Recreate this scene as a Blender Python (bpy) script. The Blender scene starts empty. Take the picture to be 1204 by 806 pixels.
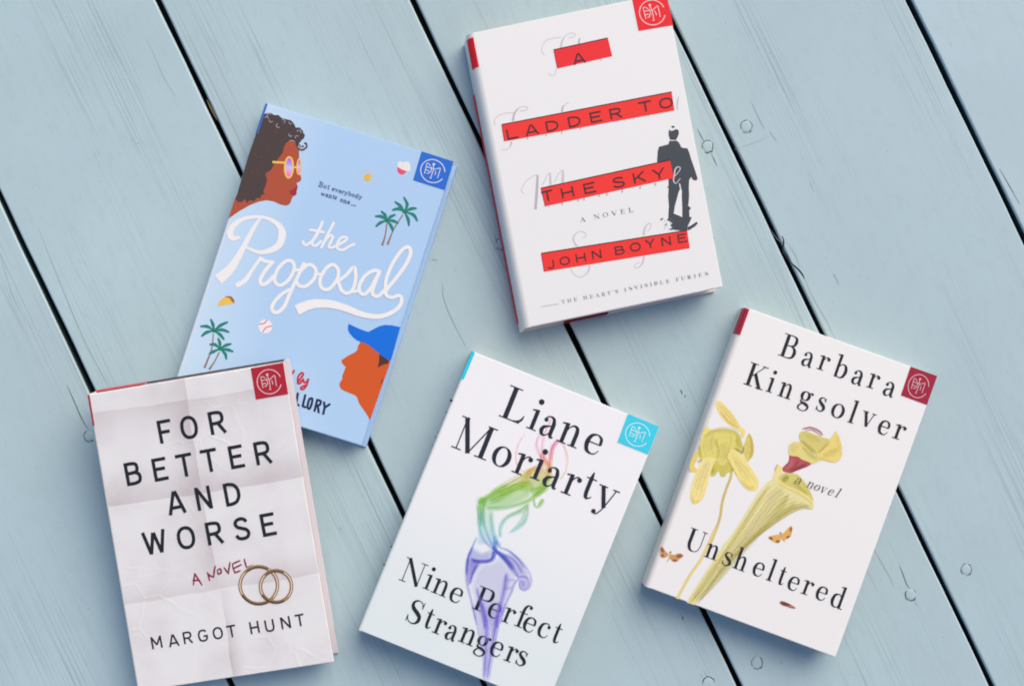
import bpy, bmesh, math, random
from mathutils import Vector, Matrix
from mathutils.geometry import tessellate_polygon

random.seed(7)
SC = bpy.context.scene
COL = SC.collection

# ------------------------------------------------------------------ camera, sky, sun, exposure
NX, NY, H, S0 = 545.0, 410.0, 1.10, 0.000625      # point under the lens, height above the deck, metres per photo pixel on the deck
cam = bpy.data.cameras.new('camera')
cam.sensor_width = 36.0
cam.lens = 36.0 * H / (1204 * S0)
cam.shift_x = (602 - NX) / 1204
cam.shift_y = (NY - 403) / 1204
cam.clip_start, cam.clip_end = 0.01, 50
cam_ob = bpy.data.objects.new('camera', cam)
cam_ob.location = (0, 0, H)
COL.objects.link(cam_ob)
SC.camera = cam_ob

SUN_DIR = Vector((0.34, 0.56, 0.58)).normalized()       # towards the light
world = bpy.data.worlds.new('World')
SC.world = world
world.use_nodes = True
wn = world.node_tree.nodes
bg = wn['Background']
sky = wn.new('ShaderNodeTexSky')
sky.sky_type = 'NISHITA'
sky.sun_disc = False
sky.sun_elevation = math.asin(SUN_DIR.z)
sky.sun_rotation = math.atan2(SUN_DIR.x, SUN_DIR.y)
sky.air_density = 0.75
sky.dust_density = 2.5
sky.ozone_density = 0.0
world.node_tree.links.new(sky.outputs[0], bg.inputs[0])
bg.inputs[1].default_value = 0.11
sun = bpy.data.lights.new('overcast_sun', 'SUN')
sun.energy = 1.5
sun.angle = math.radians(56)
sun.color = (1.0, 0.89, 0.70)
sun_ob = bpy.data.objects.new('overcast_sun', sun)
sun_ob.rotation_euler = (-SUN_DIR).to_track_quat('-Z', 'Y').to_euler()
COL.objects.link(sun_ob)
SC.view_settings.view_transform = 'Standard'
SC.view_settings.look = 'None'
SC.view_settings.gamma = 1
SC.view_settings.exposure = 0.58
SC.cycles.transparent_max_bounces = 40
SC.cycles.filter_width = 1.9

# ------------------------------------------------------------------ helpers
KW = 1.07                                    # light falling on the deck: photo colour / KW = surface colour


def lin(c):
    c /= 255.0
    return c / 12.92 if c <= 0.04045 else ((c + 0.055) / 1.055) ** 2.4


def rgb(r, g, b, k=KW):
    return (min(.88, lin(r) / k), min(.88, lin(g) / k), min(.88, lin(b) / k), 1)


def on_plane(px, py, z=0.0):
    f = (H - z) / H * S0
    return Vector(((px - NX) * f, -(py - NY) * f, z))


class Z:
    """a zoomed window of the photograph: its coordinates -> photo pixels"""
    def __init__(self, ox, oy, s):
        self.o = (ox, oy, s)

    def __call__(self, *pts):
        ox, oy, s = self.o
        return [(ox + x / s, oy + y / s) for x, y in pts]


def new_mat(name, color=(.5, .5, .5, 1), rough=.55, spec=.3):
    m = bpy.data.materials.new(name)
    m.use_nodes = True
    p = m.node_tree.nodes['Principled BSDF']
    p.inputs['Base Color'].default_value = color
    p.inputs['Roughness'].default_value = rough
    p.inputs['Specular IOR Level'].default_value = spec
    return m, m.node_tree.nodes, m.node_tree.links, p


INKS = {}


def ink(r, g, b, rough=.5):
    key = (r, g, b, rough)
    if key not in INKS:
        m, n, l, p = new_mat('ink_%d_%d_%d' % (r, g, b), rgb(r, g, b), rough, .25)
        # slight uneven ink density
        tc = n.new('ShaderNodeTexCoord')
        nz = n.new('ShaderNodeTexNoise')
        nz.inputs['Scale'].default_value = 900
        nz.inputs['Detail'].default_value = 3
        l.new(tc.outputs['Object'], nz.inputs['Vector'])
        mx = n.new('ShaderNodeMix')
        mx.data_type = 'RGBA'
        c = rgb(r, g, b)
        mx.inputs[6].default_value = tuple(x * .90 for x in c[:3]) + (1,)
        mx.inputs[7].default_value = tuple(min(.9, x * 1.10) for x in c[:3]) + (1,)
        l.new(nz.outputs['Fac'], mx.inputs[0])
        l.new(mx.outputs[2], p.inputs['Base Color'])
        INKS[key] = m
    return INKS[key]


def paper_bump(n, l, p, scale=1400, strength=.06, dist=.0003):
    tc = n.new('ShaderNodeTexCoord')
    nz = n.new('ShaderNodeTexNoise')
    nz.inputs['Scale'].default_value = scale
    nz.inputs['Detail'].default_value = 4
    l.new(tc.outputs['Object'], nz.inputs['Vector'])
    b = n.new('ShaderNodeBump')
    b.inputs['Strength'].default_value = strength
    b.inputs['Distance'].default_value = dist
    l.new(nz.outputs['Fac'], b.inputs['Height'])
    l.new(b.outputs[0], p.inputs['Normal'])
    return tc


def jacket(name, c0, c1=None, rough=.42, axis=1, span=(0.0, .22)):
    """coated paper jacket, printed with a slow tint from c0 to c1 along one edge of the cover"""
    m, n, l, p = new_mat(name, rgb(*c0), min(rough, .42), .4)
    tc = paper_bump(n, l, p)
    nz = n.new('ShaderNodeTexNoise')
    nz.inputs['Scale'].default_value = 30
    nz.inputs['Detail'].default_value = 5
    l.new(tc.outputs['Object'], nz.inputs['Vector'])
    sep = n.new('ShaderNodeSeparateXYZ')
    l.new(tc.outputs['Object'], sep.inputs[0])
    mr = n.new('ShaderNodeMapRange')
    mr.inputs[1].default_value, mr.inputs[2].default_value = span
    l.new(sep.outputs[axis], mr.inputs[0])
    ad = n.new('ShaderNodeMath')
    ad.operation = 'MULTIPLY_ADD'
    ad.inputs[1].default_value = .16
    l.new(nz.outputs['Fac'], ad.inputs[0])
    l.new(mr.outputs[0], ad.inputs[2])
    mx = n.new('ShaderNodeMix')
    mx.data_type = 'RGBA'
    mx.inputs[6].default_value = rgb(*c0)
    mx.inputs[7].default_value = rgb(*(c1 or c0))
    l.new(ad.outputs[0], mx.inputs[0])
    l.new(mx.outputs[2], p.inputs['Base Color'])
    return m


def tint_mat(name):
    """printed ink whose density and hue vary (smoke and botanical prints): colour and coverage stored per vertex"""
    m, n, l, p = new_mat(name, rough=.5, spec=.25)
    a = n.new('ShaderNodeAttribute')
    a.attribute_name = 'Col'
    l.new(a.outputs['Color'], p.inputs['Base Color'])
    l.new(a.outputs['Alpha'], p.inputs['Alpha'])
    return m


def link(name, mesh, parent=None):
    o = bpy.data.objects.new(name, mesh)
    COL.objects.link(o)
    if parent:
        o.parent = parent
    return o


def catmull(pts, vals, n=7, closed=False):
    out, ov = [], []
    N = len(pts)
    segs = N if closed else N - 1
    for i in range(segs):
        if closed:
            a, b, c, d = (pts[(i + k - 1) % N] for k in range(4))
            va, vb = vals[i % N], vals[(i + 1) % N]
        else:
            a, b, c, d = pts[max(i - 1, 0)], pts[i], pts[i + 1], pts[min(i + 2, N - 1)]
            va, vb = vals[i], vals[i + 1]
        for k in range(n):
            t = k / n
            t2, t3 = t * t, t * t * t
            out.append(tuple(.5 * (2 * b[j] + (c[j] - a[j]) * t + (2 * a[j] - 5 * b[j] + 4 * c[j] - d[j]) * t2 +
                                   (3 * b[j] - a[j] - 3 * c[j] + d[j]) * t3) for j in range(2)))
            ov.append(va + (vb - va) * t)
    if closed:
        out.append(out[0])
        ov.append(ov[0])
    else:
        out.append(tuple(pts[-1]))
        ov.append(vals[-1])
    return out, ov


def sides(pts, ws):
    L, R = [], []
    n = len(pts)
    closed = n > 3 and abs(pts[0][0] - pts[-1][0]) < 1e-9 and abs(pts[0][1] - pts[-1][1]) < 1e-9
    for i, (x, y) in enumerate(pts):
        if closed and i in (0, n - 1):
            a, b = pts[-2], pts[1]
        else:
            a, b = pts[max(i - 1, 0)], pts[min(i + 1, n - 1)]
        dx, dy = b[0] - a[0], b[1] - a[1]
        d = math.hypot(dx, dy) or 1
        nx, ny = -dy / d * ws[i] / 2, dx / d * ws[i] / 2
        L.append((x + nx, y + ny))
        R.append((x - nx, y - ny))
    return L, R


class Print:
    """flat printed marks lying on one surface of a thing; everything in photo pixels, mapped through surf(px, py, z)"""
    def __init__(self, surf, z):
        self.surf, self.z, self.step = surf, z, 0.8e-6
        self.v, self.f, self.m, self.c, self.mats = [], [], [], [], []

    def mi(self, mat):
        if mat not in self.mats:
            self.mats.append(mat)
        return self.mats.index(mat)

    def up(self):
        self.z += self.step

    def add(self, pts, cols=None):
        i = len(self.v)
        self.v += [self.surf(x, y, self.z) for x, y in pts]
        self.c += cols or [(1, 1, 1, 1)] * len(pts)
        return i

    def fill(self, pts, mat, smooth=False, cols=None):
        self.up()
        if smooth:
            pts, _ = catmull(pts, [0] * len(pts), 5, True)
            pts = pts[:-1]
        k = self.mi(mat)
        i = self.add(pts, cols)
        for t in tessellate_polygon([[Vector((x, -y, 0)) for x, y in pts]]):
            self.f.append([i + j for j in t])
            self.m.append(k)

    def ribbon(self, L, R, mat):
        k = self.mi(mat)
        n = len(L)
        i = len(self.v)
        for side in (L, R):                       # the pen line climbs by a hair so that loops never lie in one plane
            for q, (x, y) in enumerate(side):
                self.v.append(self.surf(x, y, self.z + q * 1.2e-7))
        self.c += [(1, 1, 1, 1)] * (2 * n)
        self.z += n * 1.2e-7
        for j in range(n - 1):
            self.f.append([i + j, i + j + 1, i + n + j + 1, i + n + j])
            self.m.append(k)

    def stroke(self, pts, w, mat, smooth=True, round_end=False, closed=False):
        ws = list(w) if isinstance(w, (list, tuple)) else [w] * len(pts)
        if smooth and len(pts) > 2:
            self.up()
            p, q = catmull(pts, ws, 7, closed)
            self.ribbon(*sides(p, q), mat)
        else:
            for i in range(len(pts) - 1):
                self.up()
                self.ribbon(*sides(pts[i:i + 2], ws[i:i + 2]), mat)
                if round_end and 0 < i:
                    self.dot(pts[i], ws[i] / 2, mat, 10)
        if round_end:
            self.dot(pts[0], ws[0] / 2, mat, 12)
            self.dot(pts[-1], ws[-1] / 2, mat, 12)

    def dot(self, c, r, mat, n=20, ry=None, rot=0):
        ry = r if ry is None else ry
        ca, sa = math.cos(rot), math.sin(rot)
        self.fill([(c[0] + r * math.cos(a) * ca - ry * math.sin(a) * sa, c[1] + r * math.cos(a) * sa + ry * math.sin(a) * ca)
                   for a in (2 * math.pi * i / n for i in range(n))], mat)

    def ring(self, c, rx, ry, w, mat, a0=0, a1=360, rot=0, n=48):
        self.up()
        pts = []
        ca, sa = math.cos(rot), math.sin(rot)
        for i in range(n + 1):
            a = math.radians(a0 + (a1 - a0) * i / n)
            x, y = rx * math.cos(a), ry * math.sin(a)
            pts.append((c[0] + x * ca - y * sa, c[1] + x * sa + y * ca))
        if abs(a1 - a0) >= 360:
            pts[-1] = pts[0]
        self.ribbon(*sides(pts, [w] * len(pts)), mat)

    def soft(self, pts, ws, mat, cols, edge=0.0, n=7):
        """a ribbon of ink that thins out to both sides; cols: one colour function of photo position, returns (r,g,b,a)"""
        self.up()
        ws = list(ws) if isinstance(ws, (list, tuple)) else [ws] * len(pts)
        p, q = catmull(pts, ws, n)
        k = self.mi(mat)
        rows, N = [], len(p)
        for frac in (-1, -.5, 0, .5, 1):
            L, R = sides(p, [x * frac for x in q])
            rows.append(L)
        base = len(self.v)
        for r, row in enumerate(rows):
            fall = (edge, .62, 1, .62, edge)[r]
            cs = []
            for i, (x, y) in enumerate(row):
                c = cols(x, y, i / (N - 1))
                e = min(1, i / 3, (N - 1 - i) / 3) if edge == 0 else 1
                cs.append((c[0], c[1], c[2], c[3] * fall * e))
            self.add(row, cs)
        for r in range(4):
            for i in range(N - 1):
                a = base + r * N + i
                self.f.append([a, a + 1, a + N + 1, a + N])
                self.m.append(k)

    def softfill(self, pts, mat, cols, inner=.7):
        """a patch of ink that fades out at its rim"""
        self.up()
        p, _ = catmull(pts, [0] * len(pts), 5, True)
        p = p[:-1]
        cx = sum(a for a, b in p) / len(p)
        cy = sum(b for a, b in p) / len(p)
        q = [(cx + (a - cx) * inner, cy + (b - cy) * inner) for a, b in p]
        k = self.mi(mat)
        n = len(p)
        i = self.add(p, [cols(x, y, 0)[:3] + (0,) for x, y in p])
        j = self.add(q, [cols(x, y, 0) for x, y in q])
        c = self.add([(cx, cy)], [cols(cx, cy, 0)])
        for a in range(n):
            b = (a + 1) % n
            self.f += [[i + a, i + b, j + b, j + a], [j + a, j + b, c]]
            self.m += [k, k]

    def glyph(self, ch, c, w, cap, ang, mat, font, slant=0, const=None, wx=None):
        """one letter: centre c (px), box width w, cap height cap, baseline angle ang (degrees, photo), font table"""
        W, hb, strokes = font[ch]
        a = math.radians(ang)
        d, u = (math.cos(a), math.sin(a)), (math.sin(a), -math.cos(a))
        fx = w / W if w else cap
        kx = fx / cap

        def mp(x, y):
            X = (x - W / 2) * fx + slant * (y - hb / 2) * cap
            Y = (y - hb / 2) * cap
            return (c[0] + d[0] * X + u[0] * Y, c[1] + d[1] * X + u[1] * Y)
        for st in strokes:
            if st[0] == 'dot':
                self.dot(mp(st[1], st[2]), (st[3] if not const else max(st[3] * .8, const * .6)) * cap, mat, 18)
                continue
            kind, pts, ws = st
            n = len(pts)
            if kind == 'c' or kind == 'o':
                p, q = catmull(pts, list(ws) if isinstance(ws, (list, tuple)) else [ws or 0] * n, 8, kind == 'o')
                if ws is None:                                     # vertical stress
                    q = []
                    for i in range(len(p)):
                        A, B = p[max(i - 1, 0)], p[min(i + 1, len(p) - 1)]
                        if kind == 'o' and i in (0, len(p) - 1):
                            A, B = p[-2], p[1]
                        dx, dy = (B[0] - A[0]) * kx, B[1] - A[1]
                        q.append(HAIR + (THK - HAIR) * (abs(dy) / (math.hypot(dx, dy) or 1)) ** 2.2)
                self.up()
                if const:
                    q = [const] * len(p)
                P = [mp(*x) for x in p]
                if kind == 'o':
                    P[-1] = P[0]
                self.ribbon(*sides(P, [x * cap for x in q]), mat)
            else:
                ww = list(ws) if isinstance(ws, (list, tuple)) else [ws] * n
                if const:
                    ww = [const] * n
                self.stroke([mp(*x) for x in pts], [x * cap for x in ww], mat, smooth=False)

    def text(self, frame, items, cap, ang, mat, font, **kw):
        s = frame.o[2]
        for it in items:
            c = frame((it[1], it[2]))[0]
            self.glyph(it[0], c, it[3] / s, cap / s, ang, mat, font, **kw)

    def build(self, name, parent, inv=None):
        me = bpy.data.meshes.new(name)
        me.from_pydata([tuple(v) for v in self.v], [], self.f)
        for m in self.mats:
            me.materials.append(m)
        me.polygons.foreach_set('material_index', self.m)
        at = me.color_attributes.new('Col', 'FLOAT_COLOR', 'POINT')
        at.data.foreach_set('color', [x for c in self.c for x in c])
        bm = bmesh.new()
        bm.from_mesh(me)
        flip = [f for f in bm.faces if f.normal.z < 0]
        bmesh.ops.reverse_faces(bm, faces=flip)
        bm.to_mesh(me)
        bm.free()
        me.update()
        return link(name, me, parent)


# ------------------------------------------------------------------ letter shapes (units of the cap height)
THK, HAIR, X = .132, .032, .63
T, t_, h = .146, .12, .034


def ser(x, y, half, th=h):
    yy = y + th / 2 if y < .5 and y <= 0.001 else y - th / 2
    return ('l', [(x - half, yy), (x + half, yy)], th)


def stem(x, y0, y1, w=T):
    return ('l', [(x, y0), (x, y1)], w)


def flag(x, y):
    return ('l', [(x - .15, y - .05), (x + .05, y - .012)], .045)


def oval(cx, cy, rx, ry, n=12):
    return [(cx + rx * math.cos(2 * math.pi * i / n), cy + ry * math.sin(2 * math.pi * i / n)) for i in range(n)]


n_arch = ('c', [(.2, .40), (.25, .53), (.35, .61), (.45, .57), (.485, .42), (.485, .2), (.485, 0)], [.03, .035, .05, .1, t_, t_, t_])
SERIF = {
    'L': (.72, 1, [stem(.2, 0, 1), ser(.2, 1, .19), ('l', [(.02, h / 2), (.62, h / 2)], h),
                   ('c', [(.42, .02), (.55, .045), (.64, .13), (.68, .28)], [.03, .07, .075, .02])]),
    'M': (1.08, 1, [stem(.17, 0, 1, .036), ('l', [(.15, 1), (.52, .0)], .135), ('l', [(.52, .02), (.88, 1)], .04), stem(.89, 0, 1, .14),
                    ser(.17, 0, .14), ser(.89, 0, .18), ser(.12, 1, .12), ser(.93, 1, .14)]),
    'N': (.92, 1, [stem(.17, 0, 1, .036), ('l', [(.15, 1), (.78, 0)], .135), stem(.78, 0, 1, .036), ser(.17, 0, .14), ser(.12, 1, .11), ser(.78, 1, .14)]),
    'P': (.72, 1, [stem(.2, 0, 1), ser(.2, 0, .19), ser(.1, 1, .09),
                   ('c', [(.2, .983), (.42, .983), (.58, .93), (.63, .75), (.58, .56), (.42, .50), (.2, .50)], [h, .04, .1, .15, .1, .04, h])]),
    'B': (.72, 1, [stem(.2, 0, 1), ser(.1, 1, .09), ser(.1, 0, .09),
                   ('c', [(.2, .983), (.4, .983), (.54, .92), (.575, .76), (.53, .6), (.38, .53), (.2, .53)], [h, .04, .1, .14, .1, .04, h]),
                   ('c', [(.3, .53), (.44, .53), (.58, .45), (.635, .28), (.58, .09), (.42, .017), (.2, .017)], [h, .04, .11, .15, .1, .04, h])]),
    'K': (.86, 1, [stem(.2, 0, 1), ser(.2, 1, .18), ser(.2, 0, .18), ('l', [(.2, .36), (.68, 1)], .036), ('l', [(.37, .57), (.70, 0)], .14),
                   ser(.68, 1, .13), ser(.70, 0, .17)]),
    'U': (.92, 1, [('c', [(.2, 1), (.2, .6), (.2, .3), (.3, .08), (.48, .02), (.66, .08), (.76, .3), (.77, .6), (.77, 1)],
                    [T, T, T, .11, .035, .036, .036, .036, .036]), ser(.2, 1, .18), ser(.77, 1, .13)]),
    'S': (.64, 1, [('c', [(.53, .74), (.47, .91), (.33, .983), (.17, .92), (.115, .77), (.2, .61), (.38, .49), (.52, .36), (.535, .17), (.42, .04), (.28, .017),
                          (.14, .09), (.07, .27)], [.03, .034, .034, .08, .12, .155, .165, .155, .13, .06, .034, .034, .03]),
                   ('l', [(.53, .70), (.545, .98)], .034), ('l', [(.07, .02), (.07, .3)], .034)]),
    'i': (.32, X, [stem(.17, 0, X, t_), ser(.17, 0, .15), flag(.17, X), ('dot', .17, .885, .085)]),
    'l': (.32, 1, [stem(.17, 0, 1, t_), ser(.17, 0, .15), flag(.17, 1)]),
    'n': (.66, X, [stem(.16, 0, X, t_), flag(.16, X), ser(.16, 0, .14), n_arch, ser(.485, 0, .14)]),
    'h': (.66, 1, [stem(.16, 0, 1, t_), flag(.16, 1), ser(.16, 0, .14), n_arch, ser(.485, 0, .14)]),
    'a': (.56, X, [('c', [(.41, .44), (.41, .25), (.41, .12), (.45, .03), (.53, .05)], [t_, t_, t_, .08, .03]),
                   ('c', [(.1, .47), (.13, .57), (.25, .614), (.36, .57), (.41, .43)], [.03, .034, .045, .09, t_]), ('dot', .125, .485, .065),
                   ('c', [(.41, .37), (.26, .32), (.13, .25), (.095, .14), (.15, .035), (.26, .03), (.40, .16)], [.03, .045, .1, .13, .09, .034, .03])]),
    'e': (.53, X, [('l', [(.1, .345), (.47, .345)], h), ('c', [(.455, .345), (.43, .53), (.29, .614), (.14, .53), (.085, .31), (.14, .09), (.29, .017), (.40, .06), (.47, .18)],
                                                         [.09, .09, .034, .1, .14, .11, .045, .034, .025])]),
    'o': (.58, X, [('o', oval(.29, .315, .21, .297), None)]),
    'r': (.48, X, [stem(.16, 0, X, t_), flag(.16, X), ser(.16, 0, .15), ('c', [(.19, .38), (.24, .53), (.33, .605), (.40, .57)], [.03, .034, .04, .05]), ('dot', .395, .535, .072)]),
    't': (.4, X, [('c', [(.19, .82), (.18, .6), (.18, .2), (.21, .05), (.28, .018), (.37, .1)], [.03, t_, t_, .11, .045, .025]), ('l', [(.04, X - .017), (.35, X - .017)], h)]),
    'y': (.6, X, [('l', [(.1, X), (.33, 0.0)], t_), ('c', [(.5, X), (.34, .06), (.26, -.14), (.18, -.25), (.1, -.23)], [.036, .036, .036, .036, .03]), ('dot', .1, -.2, .068),
                  ser(.11, X, .13), ser(.5, X, .1)]),
    'v': (.6, X, [('l', [(.11, X), (.32, 0)], t_), ('l', [(.32, .02), (.5, X)], .036), ser(.11, X, .13), ser(.5, X, .1)]),
    'f': (.4, 1, [('c', [(.16, 0), (.16, .4), (.16, .72), (.2, .9), (.29, .983), (.37, .96)], [t_, t_, t_, .1, .04, .05]), ('dot', .37, .915, .068),
                  ('l', [(.02, X - .017), (.34, X - .017)], h), ser(.16, 0, .15)]),
    'c': (.5, X, [('c', [(.42, .5), (.37, .59), (.28, .614), (.14, .53), (.085, .31), (.14, .09), (.29, .017), (.40, .06), (.46, .18)],
                   [.03, .034, .034, .1, .14, .11, .045, .034, .025]), ('dot', .405, .495, .068)]),
    's': (.45, X, [('c', [(.365, .47), (.32, .58), (.22, .614), (.12, .56), (.1, .46), (.2, .36), (.33, .27), (.385, .16), (.32, .05), (.21, .017), (.11, .06), (.06, .18)],
                    [.03, .034, .034, .07, .1, .13, .135, .12, .06, .034, .034, .03]), ('l', [(.365, .44), (.375, .61)], .03), ('l', [(.06, .02), (.06, .2)], .03)]),
    'g': (.58, X, [('o', oval(.24, .42, .155, .19), None), ('c', [(.35, .55), (.42, .6), (.49, .6)], [.03, .034, .05]), ('dot', .5, .575, .055),
                   ('c', [(.15, .27), (.1, .19), (.15, .12), (.32, .09), (.45, .02), (.46, -.1), (.35, -.21), (.2, -.22), (.08, -.15), (.09, -.03), (.19, .07)],
                    [.03, .05, .09, .12, .1, .07, .035, .034, .07, .07, .03])]),
    'b': (.6, 1, [stem(.16, 0, 1, t_), flag(.16, 1), ('c', [(.18, .42), (.25, .55), (.34, .61), (.47, .53), (.515, .32), (.46, .1), (.34, .017), (.23, .05), (.15, .18)],
                                                     [.03, .034, .04, .11, .14, .11, .04, .034, .03])]),
    'd': (.62, 1, [stem(.45, 0, 1, t_), flag(.45, 1), ser(.5, 0, .1), ('c', [(.44, .45), (.37, .57), (.28, .61), (.14, .53), (.09, .31), (.14, .1), (.27, .017), (.37, .06), (.45, .2)],
                                                                    [.03, .034, .04, .11, .14, .11, .04, .034, .03])]),
    'w': (.9, X, [('l', [(.1, X), (.28, 0)], t_), ('l', [(.28, .02), (.45, X)], .036), ('l', [(.43, X), (.6, 0)], t_), ('l', [(.6, .02), (.8, X)], .036)]),
    'u': (.64, X, [('c', [(.15, X), (.15, .3), (.17, .1), (.28, .02), (.4, .08), (.46, .2)], [t_, t_, .11, .05, .034, .03]), stem(.47, 0, X, t_)]),
    'A': (.86, 1, [('l', [(.11, 0), (.42, 1)], .04), ('l', [(.42, 1), (.72, 0)], T), ('l', [(.2, .32), (.6, .32)], h), ser(.11, 0, .12), ser(.72, 0, .15)]),
    'O': (.86, 1, [('o', oval(.43, .5, .33, .48), None)]),
    'V': (.86, 1, [('l', [(.12, 1), (.44, 0)], T), ('l', [(.44, .02), (.74, 1)], .04), ser(.12, 1, .15), ser(.74, 1, .12)]),
    'E': (.7, 1, [stem(.2, 0, 1), ('l', [(.03, .98), (.6, .98)], .04), ('l', [(.2, .52), (.5, .52)], .04), ('l', [(.03, .02), (.62, .02)], .04),
                  ('l', [(.6, .7), (.6, 1)], .04), ('l', [(.62, 0), (.62, .32)], .04), ('l', [(.5, .4), (.5, .64)], .04)]),
    'T': (.76, 1, [stem(.38, 0, 1), ('l', [(.04, .98), (.72, .98)], .04), ser(.38, 0, .17), ('l', [(.05, .72), (.05, 1)], .04), ('l', [(.71, .72), (.71, 1)], .04)]),
    'H': (.88, 1, [stem(.2, 0, 1), stem(.68, 0, 1), ('l', [(.2, .5), (.68, .5)], .04), ser(.2, 0, .17), ser(.2, 1, .17), ser(.68, 0, .17), ser(.68, 1, .17)]),
    'R': (.78, 1, [stem(.2, 0, 1), ser(.1, 1, .09), ser(.2, 0, .17), ('c', [(.2, .98), (.42, .98), (.58, .9), (.6, .74), (.54, .57), (.4, .5), (.2, .5)], [h, .04, .1, .15, .1, .04, h]),
                   ('l', [(.42, .5), (.64, 0)], .15), ser(.68, 0, .1)]),
    'I': (.4, 1, [stem(.2, 0, 1), ser(.2, 0, .17), ser(.2, 1, .17)]),
    'F': (.66, 1, [stem(.2, 0, 1), ser(.2, 0, .17), ('l', [(.03, .98), (.6, .98)], .04), ('l', [(.2, .52), (.48, .52)], .04), ('l', [(.6, .68), (.6, 1)], .04), ('l', [(.48, .4), (.48, .64)], .04)]),
    "'": (.2, 1, [('l', [(.1, .7), (.11, 1)], [.04, .14])]),
}
w_ = .145
SANS = {
    'A': (.76, 1, [('l', [(.06, 0), (.36, 1)], w_), ('l', [(.40, 1), (.70, 0)], w_), ('l', [(.16, .29), (.6, .29)], w_)]),
    'B': (.68, 1, [stem(.08, 0, 1, w_), ('c', [(.08, .928), (.34, .928), (.5, .88), (.54, .73), (.5, .58), (.34, .53), (.08, .53)], w_),
                   ('c', [(.3, .53), (.42, .53), (.56, .45), (.6, .3), (.55, .14), (.38, .072), (.08, .072)], w_)]),
    'D': (.7, 1, [stem(.08, 0, 1, w_), ('c', [(.08, .928), (.28, .928), (.48, .86), (.605, .68), (.63, .5), (.605, .32), (.48, .14), (.28, .072), (.08, .072)], w_)]),
    'E': (.6, 1, [stem(.08, 0, 1, w_), ('l', [(.08, .928), (.6, .928)], w_), ('l', [(.08, .52), (.52, .52)], w_), ('l', [(.08, .072), (.6, .072)], w_)]),
    'F': (.6, 1, [stem(.08, 0, 1, w_), ('l', [(.08, .928), (.6, .928)], w_), ('l', [(.08, .48), (.5, .48)], w_)]),
    'G': (.72, 1, [('c', [(.62, .78), (.52, .9), (.37, .935), (.18, .87), (.08, .66), (.075, .4), (.16, .14), (.37, .065), (.56, .12), (.64, .24), (.65, .44)], w_), ('l', [(.4, .44), (.72, .44)], w_)]),
    'H': (.7, 1, [stem(.08, 0, 1, w_), stem(.62, 0, 1, w_), ('l', [(.08, .5), (.62, .5)], w_)]),
    'J': (.52, 1, [('c', [(.44, 1), (.44, .6), (.44, .3), (.38, .1), (.24, .065), (.1, .1), (.04, .2)], w_)]),
    'K': (.7, 1, [stem(.08, 0, 1, w_), ('l', [(.1, .38), (.62, 1)], w_), ('l', [(.28, .58), (.64, 0)], w_)]),
    'L': (.56, 1, [stem(.08, 0, 1, w_), ('l', [(.08, .072), (.56, .072)], w_)]),
    'M': (.86, 1, [stem(.08, 0, 1, w_), stem(.78, 0, 1, w_), ('l', [(.08, .98), (.43, .3)], w_), ('l', [(.43, .3), (.78, .98)], w_)]),
    'N': (.72, 1, [stem(.08, 0, 1, w_), stem(.64, 0, 1, w_), ('l', [(.09, .96), (.63, .04)], w_)]),
    'O': (.76, 1, [('o', [(.38 + .305 * (abs(math.cos(a)) ** .88) * (1 if math.cos(a) > 0 else -1), .5 + .432 * (abs(math.sin(a)) ** .88) * (1 if math.sin(a) > 0 else -1))
                          for a in (2 * math.pi * (i + .5) / 16 for i in range(16))], w_)]),
    'R': (.7, 1, [stem(.08, 0, 1, w_), ('c', [(.08, .928), (.36, .928), (.54, .87), (.59, .7), (.54, .53), (.36, .47), (.08, .47)], w_), ('l', [(.36, .48), (.64, 0)], w_)]),
    'S': (.64, 1, [('c', [(.55, .77), (.46, .90), (.31, .935), (.15, .88), (.09, .73), (.17, .59), (.34, .51), (.51, .42), (.57, .26), (.49, .11), (.32, .065), (.15, .11), (.05, .25)], w_)]),
    'T': (.68, 1, [stem(.34, 0, 1, w_), ('l', [(0, .928), (.68, .928)], w_)]),
    'U': (.7, 1, [('c', [(.08, 1), (.08, .6), (.08, .32), (.16, .12), (.35, .065), (.54, .12), (.62, .32), (.62, .6), (.62, 1)], w_)]),
    'V': (.74, 1, [('l', [(.06, 1), (.36, 0)], w_), ('l', [(.38, 0), (.68, 1)], w_)]),
    'W': (1.02, 1, [('l', [(.06, 1), (.28, 0)], w_), ('l', [(.28, 0), (.5, .92)], w_), ('l', [(.52, .92), (.74, 0)], w_), ('l', [(.74, 0), (.96, 1)], w_)]),
    'Y': (.72, 1, [('l', [(.06, 1), (.36, .42)], w_), ('l', [(.66, 1), (.36, .42)], w_), stem(.36, 0, .46, w_)]),
}

# ------------------------------------------------------------------ the deck
LINES = [((3.2, 238), (108, 459)), ((187.6, 4), (471.5, 599)), ((487, 4), (856, 778)), ((780.6, 4), (1165, 803)), ((1070.5, 4), (1201, 273))]
GAPW = [7.2, 6.4, 6.8, 5.6, 7.0]


def line_x(i, y):
    (x0, y0), (x1, y1) = LINES[min(max(i, 0), 4)]
    x = x0 + (x1 - x0) * (y - y0) / (y1 - y0)
    if i < 0:
        x -= 296
    if i > 4:
        x += 292 * (i - 4)
    return x


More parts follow.
